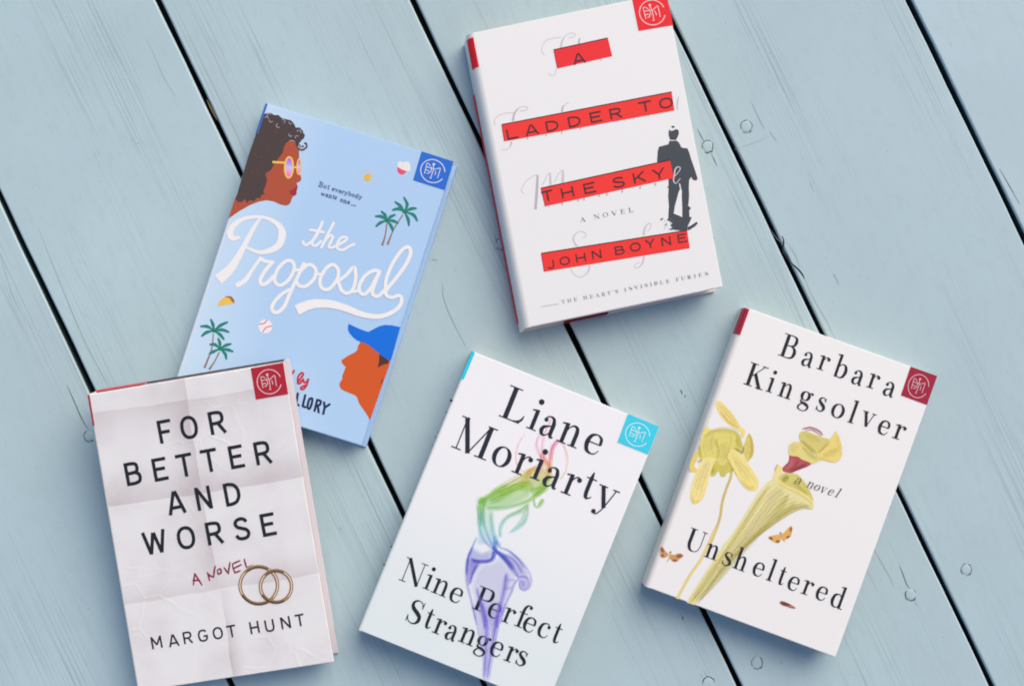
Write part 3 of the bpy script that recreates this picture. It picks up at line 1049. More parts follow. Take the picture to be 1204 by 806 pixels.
for k in range(11):
    an = 2 * math.pi * k / 11 + .2
    x0, y0 = e((177, 308))[0]
    pr.stroke([(x0 + 7 * math.cos(an), y0 + 7 * math.sin(an)), (x0 + 12.5 * math.cos(an), y0 + 12.5 * math.sin(an))], .8, ink(216, 216, 208), False)
pr.build('sun_illustration', prop.front)
pr = prop.printer(1)
pr.fill(e((462, 172), (480, 160), (510, 168), (540, 160), (572, 172), (582, 240), (542, 250), (500, 235), (464, 212)), ink(240, 238, 236), True)
for k in range(4):
    pr.stroke(e((480 + 24 * k, 175), (488 + 20 * k, 225)), .6, ink(226, 214, 206), False)
pr.fill(e((465, 214), (500, 234), (542, 250), (528, 272), (498, 282), (470, 266), (458, 240)), ink(236, 86, 112), True)
pr.build('cupcake_illustration', prop.front)
e = Z(200, 340, 8.027)
pr = prop.printer(1)
pr.fill(e((520, 74), (545, 64), (575, 66), (600, 92), (608, 126), (575, 130)), ink(206, 84, 60), True)
pr.dot(e((584, 104))[0], 2.0, ink(70, 140, 76), 10)
pr.fill(e((454, 156), (462, 118), (486, 90), (530, 76), (560, 84), (580, 112), (600, 134), (540, 142)), ink(242, 196, 88), True)
pr.build('taco_illustration', prop.front)
pr = prop.printer(1)
pr.dot(e((900, 350))[0], 8.2, ink(240, 236, 240), 28)
pr.stroke(e((842, 330), (888, 320), (915, 288)), 1.2, ink(214, 96, 104))
pr.stroke(e((874, 404), (905, 362), (963, 345)), 1.2, ink(214, 96, 104))
pr.build('baseball_illustration', prop.front)

# small two-line motto
pr = prop.printer(2)
e = Z(365, 205, 16.05)
mot = ink(92, 112, 158)


def tiny(word, x0, y0, x1, y1, cap):
    n = len(word)
    tot = sum((SERIF.get(ch) or SERIF['n'])[0] for ch in word)
    pos = 0
    for ch in word:
        wd = SERIF[ch][0]
        f = (pos + wd / 2) / tot
        off = (SERIF[ch][1] - X) / 2 * cap
        pr.glyph(ch, e((x0 + (x1 - x0) * f + off * .3, y0 + (y1 - y0) * f - off * .95))[0], wd / tot * math.hypot(x1 - x0, y1 - y0) / 16.05 * .92, cap / 16.05, 17.5, mot, SERIF, const=.2)
        pos += wd


tiny('But', 150, 195, 365, 255, 92)
tiny('everybody', 400, 275, 975, 445, 76)
tiny('wants', 190, 362, 500, 445, 78)
tiny('one', 556, 478, 750, 538, 78)
for x, y in ((780, 572), (815, 580), (850, 586)):
    pr.dot(e((x, y))[0], .8, mot, 8)
pr.build('motto_lettering', prop.front)

e = Z(380, 360, 8.027)
pr = prop.printer(1)
pr.fill(e((352, 335), (420, 352), (520, 440), (640, 500), (628, 540), (612, 590), (590, 650), (443, 1072), (400, 1000), (368, 958), (340, 915), (318, 855), (300, 838), (238, 812), (195, 795), (165, 775),
          (152, 745), (158, 715), (178, 690), (180, 655), (198, 608), (212, 568), (190, 550), (175, 530), (172, 506), (240, 462), (300, 432), (322, 410), (328, 372)), ink(214, 92, 38))
pr.fill(e((530, 448), (622, 512), (612, 540), (560, 552), (515, 577), (526, 520)), ink(84, 52, 52))
pr.fill(e((566, 672), (548, 700), (545, 728), (556, 726)), ink(100, 60, 50))
pr.z += .00003
pr.fill(e((241, 163), (285, 186), (330, 206), (380, 226), (425, 241), (462, 222), (505, 198), (545, 182), (590, 174), (650, 178), (728, 196), (640, 508), (620, 508), (580, 482), (520, 440), (470, 398),
          (425, 362), (390, 345), (352, 336), (315, 318), (280, 290), (250, 255), (234, 222), (233, 190)), ink(18, 114, 224))
pr.build('man_in_cap_illustration', prop.front)

e = Z(320, 425, 8.027)
pr = prop.printer(2)
red_i = ink(196, 52, 66)
for s in ([(165, 138), (185, 118), (207, 85)], [(240, 192), (246, 140), (278, 104), (292, 122), (262, 165), (242, 200), (262, 205), (280, 178)], [(292, 165), (300, 195), (322, 190), (342, 165)], [(342, 165), (328, 215), (300, 255), (274, 258), (276, 240), (330, 215)]):
    pr.stroke(e(*s), 2.4, red_i, True, True)
pr.build('byline_lettering', prop.front)
pr = prop.printer(2)
for s in ([(150, 262), (135, 370), (165, 378)], [(196, 276), (180, 385), (205, 392)], [(242, 300), (226, 400), (250, 410)], [(312, 316), (288, 418), (312, 428)], [(425, 360), (400, 462)], [(490, 384), (496, 432), (482, 490)], [(542, 402), (496, 432)]):
    pr.stroke(e(*s), 2.7, navy, False, True)
pr.stroke(e((352, 350), (378, 348), (372, 400), (352, 442), (334, 430), (340, 385), (352, 350)), 2.7, navy, True, True)
pr.stroke(e((426, 360), (458, 372), (450, 405), (418, 412)), 2.7, navy, True, True)
pr.stroke(e((430, 415), (440, 476)), 2.7, navy, False, True)
pr.build('author_lettering', prop.front)

# ---------------- crumpled-paper book leaning on the blue one
fb = Book('off-white crumpled-paper book with two gold rings, its head end resting on the pale blue book', [(102.6, 463.8), (333.2, 425.6), (392.4, 777.6), (161.5, 812.5)], .024, tilt=math.radians(5.6), back=(3.2, 0), roll=.0016)


def crumpled():
    m, n, l, p = new_mat('crumpled_paper_jacket', rough=.5, spec=.3)
    tc = n.new('ShaderNodeTexCoord')
    sep = n.new('ShaderNodeSeparateXYZ')
    l.new(tc.outputs['Object'], sep.inputs[0])

    def math_(op, a_, b_=0.0, c_=None):
        q = n.new('ShaderNodeMath')
        q.operation = op
        for i, v in enumerate((a_, b_, c_)):
            if v is None:
                continue
            if isinstance(v, (int, float)):
                q.inputs[i].default_value = v
            else:
                l.new(v, q.inputs[i])
        return q.outputs[0]

    def rng(src, lo, hi, t0=0.0, t1=1.0):
        r = n.new('ShaderNodeMapRange')
        r.inputs[1].default_value, r.inputs[2].default_value = lo, hi
        r.inputs[3].default_value, r.inputs[4].default_value = t0, t1
        l.new(src, r.inputs[0])
        return r.outputs[0]

    def noise(scale, detail=3, vec=None):
        nz = n.new('ShaderNodeTexNoise')
        nz.inputs['Scale'].default_value = scale
        nz.inputs['Detail'].default_value = detail
        l.new(vec or tc.outputs['Object'], nz.inputs['Vector'])
        return nz.outputs['Fac']
    wob = math_('MULTIPLY', math_('SUBTRACT', noise(26, 6), .5), .006)
    xx = math_('ADD', sep.outputs[0], wob)
    yy = math_('ADD', sep.outputs[1], math_('MULTIPLY', math_('SUBTRACT', noise(19, 6), .5), .006))
    W, Hh = fb.width, fb.hgt

    def dark_beside(src, at, width, sign):
        """a printed shade that stops dead at a fold and fades to one side"""
        if sign < 0:
            v = rng(src, at - width, at)
        else:
            v = math_('SUBTRACT', 1.0, rng(src, at, at + width))
        edge = rng(src, at - .0003, at + .0003)
        return math_('MULTIPLY', math_('POWER', v, 1.6), math_('SUBTRACT', 1.0, edge) if sign < 0 else edge)
    vx = dark_beside(xx, .500 * W, .20 * W, -1)                           # vertical fold
    top = rng(sep.outputs[1], .30 * Hh, .42 * Hh)
    low = math_('SUBTRACT', 1.0, rng(sep.outputs[1], .16 * Hh, .34 * Hh))
    v1 = math_('MULTIPLY', vx, top)
    v2 = math_('MULTIPLY', dark_beside(xx, .505 * W, .08 * W, 1), low)
    h1 = dark_beside(yy, .625 * Hh, .16 * Hh, 1)
    h2 = dark_beside(yy, .30 * Hh, .12 * Hh, 1)
    h3 = dark_beside(yy, .935 * Hh, .16 * Hh, -1)
    shade = math_('ADD', math_('ADD', math_('MULTIPLY', v1, .62), math_('MULTIPLY', v2, .7)), math_('ADD', math_('MULTIPLY', h1, .62), math_('ADD', math_('MULTIPLY', h2, .45), math_('MULTIPLY', h3, .45))))
    shade = math_('MULTIPLY_ADD', rng(noise(34, 8), .42, .72), .34, shade)
    vor = n.new('ShaderNodeTexVoronoi')
    vor.feature = 'DISTANCE_TO_EDGE'
    vor.inputs['Scale'].default_value = 38
    dv = n.new('ShaderNodeVectorMath')
    dv.operation = 'MULTIPLY_ADD'
    nzv = n.new('ShaderNodeTexNoise')
    nzv.inputs['Scale'].default_value = 14
    l.new(tc.outputs['Object'], nzv.inputs['Vector'])
    l.new(nzv.outputs['Color'], dv.inputs[0])
    dv.inputs[1].default_value = (.05, .05, 0)
    l.new(tc.outputs['Object'], dv.inputs[2])
    l.new(dv.outputs[0], vor.inputs['Vector'])
    crease = math_('MULTIPLY', math_('SUBTRACT', 1.0, rng(vor.outputs['Distance'], 0, .05)), rng(noise(18), .5, .66))
    shade = math_('MULTIPLY_ADD', crease, -.08, shade)
    mx = n.new('ShaderNodeMix')
    mx.data_type = 'RGBA'
    mx.inputs[6].default_value = rgb(239, 238, 239)
    mx.inputs[7].default_value = rgb(206, 197, 200)
    l.new(rng(shade, 0, 1), mx.inputs[0])
    l.new(mx.outputs[2], p.inputs['Base Color'])
    bp = n.new('ShaderNodeBump')
    bp.inputs['Strength'].default_value = .30
    bp.inputs['Distance'].default_value = .0008
    l.new(math_('ADD', noise(40, 5), math_('MULTIPLY', crease, .4)), bp.inputs['Height'])
    l.new(bp.outputs[0], p.inputs['Normal'])
    return m


fb.body(crumpled(), greyp, jacket('back_jacket_mauve', (222, 214, 220), None), jacket('ivory_spine', (238, 234, 230), None))
redst = ink(184, 40, 60)
fb.sheet('spine_sticker', ink(196, 74, 90), .897, .999, .0003, 0, 12, .0004, fb.spine)
emblem(fb, [(294.8, 432.6), (333.0, 425.9), (338.9, 463), (300.8, 469.4)], redst, ink(232, 206, 210))
fb.box('head_gap_shade', [ink(62, 66, 72, .7)], .262, .975, .9985, 1.0018, .0002, .0040, fb.rear, bev=0)  # dark strip on the head edge, painting in the shadow gap there
fb.box('red_head_strip', [ink(206, 82, 98)], .004, .255, .9985, 1.003, .0002, .0085, fb.spine, bev=0)
e = Z(130, 470, 5.733)
pr = fb.printer(2)
pr.text(e, [('F', 367, 210, 94), ('O', 529, 184, 118), ('R', 718, 150, 110), ('B', 152, 494, 110), ('E', 332, 466, 97), ('T', 500, 438, 110), ('T', 667, 406, 110), ('E', 847, 382, 97), ('R', 1026, 354, 112),
            ('A', 440, 690, 122), ('N', 627, 660, 104), ('D', 820, 632, 108)], 156, -10.6, black, SANS)
e = Z(150, 560, 5.733)
pr.text(e, [('W', 183, 440, 158), ('O', 394, 410, 124), ('R', 585, 378, 112), ('S', 770, 350, 106), ('E', 947, 322, 97)], 154, -10.6, black, SANS)
pr.build('title_lettering', fb.front)
pr = fb.printer(2)
e = Z(160, 700, 5.733)
pr.text(e, [('M', 138, 313, 74), ('A', 252, 300, 72), ('R', 348, 280, 64), ('G', 450, 267, 66), ('O', 551, 250, 70), ('T', 643, 237, 60), ('H', 798, 212, 66), ('U', 900, 200, 66), ('N', 1008, 180, 68), ('T', 1104, 163, 60)],
        82, -10.4, ink(48, 48, 56), SANS)
pr.build('author_lettering', fb.front)
pr = fb.printer(2)
e = Z(210, 640, 8.027)
scr = ink(146, 52, 76)
for s in ([(140, 378), (146, 320), (153, 270)], [(152, 270), (180, 315), (220, 378)], [(134, 332), (165, 336), (198, 332)], [(292, 338), (284, 300), (272, 262)], [(272, 265), (300, 292), (330, 304)], [(330, 306), (336, 250), (345, 200)],
          [(366, 238), (392, 226), (402, 258), (376, 275), (366, 240)], [(430, 215), (452, 245), (470, 272)], [(470, 272), (476, 220), (485, 165)], [(508, 182), (518, 225), (532, 266)], [(508, 180), (540, 165), (578, 150)],
          [(520, 222), (555, 205), (592, 186)], [(532, 262), (556, 254), (582, 242)], [(620, 134), (630, 175), (642, 214)]):
    pr.stroke(e(*s), [1.4] + [2.1] * (len(s) - 2) + [1.5], scr, True, True)
pr.stroke(e((642, 214), (670, 200), (704, 186)), [1.8, 1.4, .4], ink(186, 130, 142))
pr.build('handwritten_lettering', fb.front)
for (cx, cy, rx, ry, ro) in ((757, 381, 178, 176, .1), (920, 392, 148, 150, 0)):
    pr = fb.printer(3 if cx < 800 else 5)
    C0 = e((cx, cy))[0]
    R_, r_ = rx * f8 - .2, ry * f8 - .2
    pr.ring(C0, R_ + 1.1, r_ + 1.1, 1.8, ink(120, 100, 74), 0, 360)
    pr.ring(C0, R_, r_, 2.0, ink(196, 152, 108), 0, 360)
    pr.ring(C0, R_ - 1.2, r_ - 1.2, 1.4, ink(150, 112, 74), 0, 360)
    pr.ring(C0, R_ + .3, r_ + .3, 1.1, ink(246, 228, 206), -60, 40)
    pr.ring(C0, R_ + .2, r_ + .2, 1.1, ink(246, 226, 202), 150, 222)
    pr.ring(C0, R_ + .6, r_ + .6, 1.5, ink(70, 64, 50), 60, 150)
    pr.ring(C0, R_ - .4, r_ - .4, 1.5, ink(82, 70, 52), 228, 300)
    pr.build('wedding_ring_illustration', fb.front)

# ---------------- white book with red bars
lad = Book('white book with red bars across its cover and a dark silhouette of a man', [(549, 40.1), (783.5, -8.6), (850, 337.2), (615.6, 386)], .024, back=(-3.5, 4.5), roll=.0050)
wj = jacket('white_jacket', (236, 236, 237), (238, 238, 239), .5)
lad.body(wj, cream, jacket('cream_back', (236, 224, 212), None, .6), jacket('ivory_spine_white', (238, 237, 233), None))
red = ink(240, 44, 50)
lad.sheet('spine_sticker', ink(234, 30, 46), .885, .985, .0003, 1, 9, .0004, lad.spine)
lad.box('red_spine_panel', [ink(226, 74, 82)], -.0040, .002, .03, .82, .0006, .006, lad.spine, bev=0)
lad.box('dark_red_foot_strip', [ink(148, 22, 44)], .225, .445, -.0012, .004, .0004, .009, lad.rear, bev=0)
emblem(lad, [(743.3, -1.2), (783.4, -8.4), (791.4, 29.6), (750.9, 36.4)], ink(240, 38, 48), ink(246, 206, 210))

pr = lad.printer(1)
gh = ink(206, 203, 208)
gh2 = ink(188, 184, 192)
e = Z(620, 20, 8.027)
for s, w in (([(160, 365), (135, 310), (170, 230), (250, 200), (320, 195)], .8), ([(270, 490), (265, 540), (230, 555), (198, 530)], .8), ([(350, 190), (400, 155), (450, 160), (440, 185), (390, 200)], .8)):
    pr.stroke(e(*s), w, gh)
pr.stroke(e((318, 295), (325, 240), (350, 190)), [2.6, 2.4, 1], gh)
pr.stroke(e((487, 265), (490, 215), (502, 200)), [2.2, 1.8, .6], gh2)
pr.stroke(e((695, 400), (700, 412)), 1.6, gh2, False)
pr.build('faint_script_lettering', lad.front)
pr = lad.printer(1)
e = Z(570, 90, 8.027)
for s, w in (([(100, 465), (90, 420), (130, 370), (200, 345), (290, 345)], .9), ([(320, 295), (380, 283), (406, 300), (370, 325), (330, 322)], .8), ([(735, 290), (770, 255), (797, 250)], .8), ([(235, 668), (190, 695), (158, 680)], .8)):
    pr.stroke(e(*s), w, gh)
pr.stroke(e((265, 420), (280, 350), (320, 295)), [2.4, 2.2, .8], gh2)
pr.stroke(e((728, 332), (735, 290), (748, 272)), [2.2, 2, .8], gh2)
pr.stroke(e((252, 618), (245, 645), (235, 668)), [2, 1.6, .8], gh2)
for x, y in ((405, 585), (580, 552), (728, 530), (905, 490)):
    pr.stroke(e((x, y - 14), (x - 2, y + 10)), 1.5, gh2, False)
pr.build('faint_script_lettering', lad.front)
pr = lad.printer(1)
e = Z(700, 80, 8.027)
pr.stroke(e((788, 265), (775, 320), (773, 395)), [.8, 2.2, 1.6], gh)
for x, y in ((210, 500), (280, 488), (362, 475), (505, 445), (560, 434)):
    pr.stroke(e((x, y - 10), (x - 1, y + 8)), 1.2, gh2, False)
pr.build('faint_script_lettering', lad.front)
pr = lad.printer(1)
e = Z(600, 180, 8.027)
pr.stroke(e((130, 380), (102, 350), (150, 265), (225, 212), (262, 208)), .9, gh)
pr.stroke(e((258, 208), (250, 370), (238, 530)), [2.4, 3.2, 3.2], gh2)
pr.stroke(e((308, 300), (340, 222), (375, 184)), .9, gh)
pr.stroke(e((375, 184), (378, 240), (380, 305)), [1.6, 2.6, 2.6], gh)
pr.stroke(e((418, 270), (450, 205), (495, 158)), .9, gh)
pr.stroke(e((496, 158), (498, 220), (495, 282)), [1.8, 3, 3], gh)
for x, y in ((490, 478), (640, 445), (697, 435), (840, 398), (912, 388), (1058, 358)):
    pr.stroke(e((x, y - 14), (x - 3, y + 12)), 1.9, gh2, False)
e = Z(700, 140, 8.027)
for x, y in ((425, 645), (568, 615)):
    pr.stroke(e((x, y - 14), (x - 3, y + 14)), 1.9, gh2, False)
pr.build('faint_script_lettering', lad.front)
pr = lad.printer(1)
e = Z(620, 240, 8.027)
pr.stroke(e((520, 320), (555, 300), (545, 270), (500, 258), (455, 278), (434, 325), (450, 372), (480, 402)), [.6, .8, .8, .8, 1.2, 2.2, 2, 1.4], gh)
pr.stroke(e((585, 570), (580, 625), (540, 668), (492, 686), (440, 660), (408, 605)), [2, 1.8, 1, .8, .8, .6], gh)
pr.build('faint_script_lettering', lad.front)
pr = lad.printer(1)
pr.stroke(e((1098, 292), (1108, 230), (1140, 186), (1168, 188), (1158, 230), (1136, 258)), [2.6, 2.4, 1.2, .8, .8, .6], gh)
pr.stroke(e((1100, 490), (1092, 540), (1060, 590), (1022, 600), (1015, 572), (1060, 545)), [2.4, 2.2, 1.2, .8, .7, .6], gh)
pr.build('faint_script_lettering', lad.front)

pr = lad.printer(2)
e = Z(700, 140, 8.027)
suit = ink(70, 76, 84)
pr.fill(e((693, 108), (703, 100), (716, 114), (736, 108), (756, 96), (785, 102), (789, 135), (778, 168), (762, 196), (706, 196), (692, 152)), suit)
pr.fill(e((714, 72), (735, 62), (752, 74), (735, 86)), suit)
pr.fill(e((700, 206), (770, 204), (788, 222), (800, 242), (808, 264), (836, 274), (866, 274), (885, 310), (905, 382), (930, 450), (950, 512), (965, 560), (955, 578), (925, 576), (905, 545), (886, 572), (882, 640),
          (885, 720), (880, 800), (872, 812), (902, 840), (886, 862), (888, 922), (910, 926), (896, 960), (874, 1006), (866, 1052), (800, 1051), (742, 1044), (722, 1020), (708, 1000), (728, 982), (700, 962),
          (676, 955), (690, 930), (690, 900), (695, 820), (688, 730), (692, 655), (680, 640), (692, 630), (690, 570), (690, 480), (590, 480), (583, 380), (590, 300), (600, 262), (690, 238)), suit)
for s in ([(612, 944), (636, 930), (640, 944), (618, 958)], [(704, 1034), (740, 1024), (738, 1040), (708, 1046)], [(872, 1052), (872, 1018), (905, 1002), (955, 968), (968, 984), (940, 1012), (905, 1036)], [(655, 1000), (670, 985), (672, 1004)]):
    pr.fill(e(*s), suit)
pr.z += .00002
gap_ink = ink(237, 237, 238)
pr.fill(e((789, 606), (802, 612), (806, 640), (817, 680), (815, 730), (820, 830), (820, 926), (790, 911), (740, 891), (750, 821), (775, 731), (786, 690), (800, 660)), gap_ink)
pr.stroke(e((742, 545), (785, 500), (802, 465), (780, 450), (754, 475), (745, 530), (738, 580), (760, 606), (802, 560)), [.9, .8, 1, 1, 1.5, 1.5, 1.3, .9, .7], ink(214, 212, 216))
pr.z += .00001
for k in range(30):
    x, y = random.uniform(650, 740), random.uniform(940, 1050)
    pr.dot(e((x, y))[0], random.uniform(.15, .55), suit if random.random() < .5 else ink(170, 172, 176), 7)
pr.build('walking_man_silhouette', lad.front)

bar = ink(250, 58, 54)
bar2 = ink(240, 48, 56)
dk = ink(74, 36, 40)
for q, m in (([(651.1, 58.8), (714.7, 44.9), (719.9, 66.1), (655.6, 80.4)], bar2), ([(590, 146.6), (789.7, 108.2), (793, 129.8), (593.1, 166.2)], bar), ([(636.1, 221.3), (787.9, 188.2), (792, 209.2), (641.2, 242.4)], bar),
             ([(636.4, 297.8), (808, 270.8), (811, 291.6), (640, 319.2)], bar)):
    pr = lad.printer(3)
    pr.fill(q, m)
    pr.stroke([q[0], q[1]], 1.3, dk, False)
    pr.stroke([q[0], q[3]], .8, ink(150, 50, 52), False)
    pr.build('red_bar', lad.front)
pr = lad.printer(5)
letter = ink(66, 46, 56)
kw = dict(const=.155)
e = Z(620, 20, 8.027)
pr.text(e, [('A', 487, 392, 128)], 100, -12.2, letter, SANS, **kw)
pr.build('title_lettering', lad.front)
pr = lad.printer(5)
e = Z(570, 90, 8.027)
pr.text(e, [('L', 255, 540, 112), ('A', 442, 503, 138), ('D', 635, 465, 130), ('D', 845, 424, 130), ('E', 1045, 382, 118)], 98, -11.2, letter, SANS, **kw)
e = Z(700, 80, 8.027)
pr.text(e, [('R', 192, 427, 126), ('T', 472, 362, 122), ('O', 667, 330, 140)], 98, -11.2, letter, SANS, **kw)
pr.build('title_lettering', lad.front)
pr = lad.printer(5)
e = Z(600, 180, 8.027)
pr.text(e, [('T', 352, 402, 104), ('H', 540, 370, 132), ('E', 745, 330, 120), ('S', 1022, 275, 124)], 98, -12, letter, SANS, **kw)
e = Z(700, 140, 8.027)
pr.text(e, [('K', 415, 550, 128), ('Y', 600, 516, 126)], 98, -12, letter, SANS, **kw)
pr.build('title_lettering', lad.front)
pr = lad.printer(5)
e = Z(620, 240, 8.027)
kw = dict(const=.15)
pr.text(e, [('J', 222, 566, 72), ('O', 354, 534, 104), ('H', 505, 504, 104), ('N', 655, 474, 98), ('B', 872, 434, 102), ('O', 1020, 403, 110)], 80, -9.4, letter, SANS, **kw)
e = Z(710, 250, 8.027)
pr.text(e, [('Y', 437, 290, 98), ('N', 588, 268, 98), ('E', 737, 240, 90)], 80, -9.4, letter, SANS, **kw)
pr.build('author_lettering', lad.front)
pr = lad.printer(3)
e = Z(620, 240, 8.027)
sm = ink(70, 70, 78)
pr.text(e, [('A', 524, 146, 54), ('N', 655, 116, 58), ('O', 738, 100, 58), ('V', 822, 84, 56), ('E', 900, 68, 46), ('L', 978, 54, 50)], 42, -11, sm, SERIF, const=None)
pr.build('subtitle_lettering', lad.front)
pr = lad.printer(3)
e = Z(595, 310, 8.027)
pr.stroke(e((328, 405), (400, 392), (500, 376)), [.5, .9, .7], ink(200, 200, 204))
pr.text(e, [('T', 540, 357, 38), ('H', 597, 346, 40), ('E', 655, 335, 36), ('H', 748, 318, 40), ('E', 806, 307, 36), ('A', 862, 297, 40), ('R', 918, 286, 38), ('T', 972, 275, 36), ("'", 1010, 262, 12), ('S', 1044, 260, 30), ('I', 1126, 245, 22), ('N', 1176, 232, 40)], 33, -10.6, sm, SERIF)
e = Z(710, 250, 8.027)
pr.text(e, [('V', 308, 702, 38), ('I', 355, 693, 20), ('S', 400, 683, 30), ('I', 445, 674, 20), ('B', 490, 665, 36), ('L', 547, 655, 34), ('E', 605, 645, 36), ('F', 696, 627, 34), ('U', 750, 615, 40), ('R', 806, 605, 38), ('I', 860, 595, 20), ('E', 910, 586, 34), ('S', 970, 574, 32)], 33, -10.6, sm, SERIF)
pr.build('tagline_lettering', lad.front)

# ---------------- white book with the coloured smoke
nine = Book('white book with a swirl of rainbow-coloured smoke and a turquoise corner sticker', [(555.2, 412.4), (775.3, 501.3), (643, 829.2), (421.2, 740)], .027, roll=.002)
nine.body(jacket('white_to_mist_jacket', (225, 236, 238), (244, 244, 247), .48, 1, (.03, .16)), cream)
nine.sheet('spine_sticker', ink(44, 206, 230), .905, .999, .0003, 0, 12, .0004, nine.spine)
pr = Print(nine.surf, nine.t + .0001)
pr.fill([(555.0, 413.3), (558.4, 414.6), (545.2, 446.0), (541.9, 444.7)], ink(52, 210, 234))
pr.build('sticker_fold', nine.front)
emblem(nine, [(738.4, 486.2), (775.0, 501.3), (761.9, 533.8), (725.9, 519.5)], ink(64, 212, 236), ink(214, 244, 250))
pr = Print(nine.surf, nine.t - .0003)
for x, y, r in ((530.2, 470.5, 1.7), (524.2, 484.0, .9), (514.5, 507.3, .7), (512, 513.6, .8), (508, 523.0, .6), (482, 588.0, .7), (459.8, 642.2, 1.0), (451.3, 663.2, 1.1)):
    pr.dot((x + .3, y), r, black, 8)
    if x in (524.2, 508, 482, 459.8, 451.3):
        pr.build('spine_lettering', nine.spine)
        pr = Print(nine.surf, nine.t - .0003)


def smoke_col(alpha):
    stops = [(470, (252, 150, 214)), (520, (252, 110, 196)), (535, (250, 116, 128)), (545, (246, 160, 60)), (556, (228, 206, 62)), (574, (170, 222, 66)), (592, (140, 216, 74)), (604, (136, 214, 170)), (622, (128, 222, 214)),
             (634, (120, 200, 248)), (646, (60, 110, 226)), (660, (104, 92, 224)), (690, (150, 126, 236)), (730, (142, 120, 238)), (800, (166, 146, 242))]

    def f(x, y, t):
        yy = y
        c = stops[0][1] if yy <= 470 else stops[-1][1]
        for (y0, c0), (y1, c1) in zip(stops, stops[1:]):
            if y0 <= yy <= y1:
                k = (yy - y0) / (y1 - y0)
                c = tuple(p0 + (p1 - p0) * k for p0, p1 in zip(c0, c1))
        return rgb(*c)[:3] + (alpha,)
    return f


pr = nine.printer(1)
pr.step = 1.6e-6
A = Z(545, 480, 8.027)
Bz = Z(545, 570, 8.027)
Cz = Z(530, 640, 8.027)
Dz = Z(530, 706, 8.027)


def S(fr, pts, ws, al):
    """one curl of smoke: a broad pale veil with a few thin denser filaments in it"""
    P = fr(*pts)
    pr.soft(P, [w * f8 * 1.7 for w in ws], TINT, smoke_col(al * .30))
    pp, qq = catmull(P, [w * f8 for w in ws], 3)
    for o, wd, aa in ((-.42, .22, .34), (.05, .30, .66), (.40, .18, .28)):
        L, _ = sides(pp, [2 * o * w * (1 + .25 * math.sin(k * .5 + o * 9)) for k, w in enumerate(qq)])
        pr.soft(L, [max(.5, w * wd * 1.6) for w in qq], TINT, smoke_col(al * aa), 0.0, 2)



SF = lambda fr, pts, al, inner=.6: pr.softfill(fr(*pts), TINT, smoke_col(al * .85), inner)
# veil fills
SF(Cz, [(200, 10), (300, 60), (400, 30), (410, 130), (270, 160), (190, 300), (170, 400), (150, 280), (160, 100)], .32)
SF(Cz, [(280, 160), (400, 140), (480, 100), (600, 240), (620, 330), (560, 480), (470, 640), (440, 800), (330, 800), (250, 640), (180, 420), (200, 300)], .20, .75)
SF(Dz, [(200, 0), (540, 0), (480, 160), (400, 480), (350, 750), (300, 750), (280, 480), (230, 200)], .22, .7)
SF(Cz, [(420, 60), (560, 80), (680, 180), (760, 330), (720, 430), (650, 420), (640, 300), (520, 160)], .28, .7)
SF(Bz, [(120, 170), (200, 100), (420, 0), (600, -60), (640, 20), (640, 110), (400, 200), (220, 220)], .42, .8)
SF(Bz, [(140, 180), (260, 230), (300, 460), (340, 560), (300, 600), (220, 560), (120, 560), (140, 380)], .22, .75)
SF(Bz, [(620, 160), (600, 330), (540, 400), (420, 460), (520, 340), (590, 200)], .34, .7)
SF(A, [(560, 620), (700, 520), (790, 560), (830, 640), (800, 740), (640, 800), (500, 760)], .5, .7)
SF(Bz, [(640, 20), (800, 10), (760, 60), (680, 110), (640, 90)], .4, .7)
SF(Cz, [(150, 120), (270, 160), (200, 320), (170, 400), (145, 280)], .3, .7)
# upper flames
S(A, [(905, 290), (850, 350), (825, 440), (815, 530), (808, 620)], [30, 44, 40, 34, 40], .85)
S(A, [(900, 290), (945, 350), (972, 430), (980, 520), (960, 600), (905, 680)], [26, 24, 20, 18, 18, 16], .35)
S(A, [(720, 240), (690, 330), (705, 400), (740, 480)], [30, 32, 26, 20], .38)
S(A, [(830, 90), (800, 160), (760, 250), (745, 340), (740, 470), (760, 560)], [26, 22, 26, 30, 34, 40], .35)
S(A, [(755, 420), (770, 480), (800, 540), (806, 640), (790, 690)], [24, 40, 50, 40, 20], .85)
S(A, [(735, 420), (735, 480), (750, 540)], [30, 34, 30], .55)
S(A, [(580, 230), (520, 330), (495, 440), (510, 540), (580, 610)], [14, 16, 18, 20, 16], .32)
# yellow and green bands
S(A, [(690, 540), (620, 590), (575, 625), (430, 710), (260, 800)], [20, 50, 60, 60, 60], .75)
S(A, [(640, 560), (600, 640), (640, 720), (650, 800)], [60, 50, 30, 40], .35)
S(A, [(810, 600), (790, 690), (720, 770), (660, 840)], [60, 90, 60, 30], .6)
S(Bz, [(640, -30), (480, 20), (330, 110), (240, 155)], [30, 80, 76, 40], .85)
S(Bz, [(420, -10), (300, 60), (215, 120), (140, 165)], [40, 46, 50, 36], .9)
S(Bz, [(560, 10), (440, 60), (330, 110)], [22, 26, 20], .5)
S(Bz, [(800, 10), (690, 90), (600, 150), (440, 200), (300, 218), (205, 215)], [50, 44, 36, 34, 36, 26], .9)
S(Bz, [(190, 110), (160, 170), (165, 260), (165, 400)], [70, 60, 56, 60], .8)
S(Bz, [(205, 120), (185, 240), (190, 350), (220, 450), (270, 560), (320, 620)], [30, 34, 30, 24, 20, 24], .75)
S(Bz, [(130, 180), (150, 300), (160, 430), (205, 530), (280, 600)], [20, 40, 34, 24, 20], .7)
S(Bz, [(265, 230), (265, 330), (280, 440), (296, 500), (295, 570)], [30, 44, 40, 46, 30], .55)
S(Bz, [(620, 170), (540, 240), (430, 290), (370, 350), (345, 420), (350, 500)], [30, 50, 36, 34, 32, 24], .8)
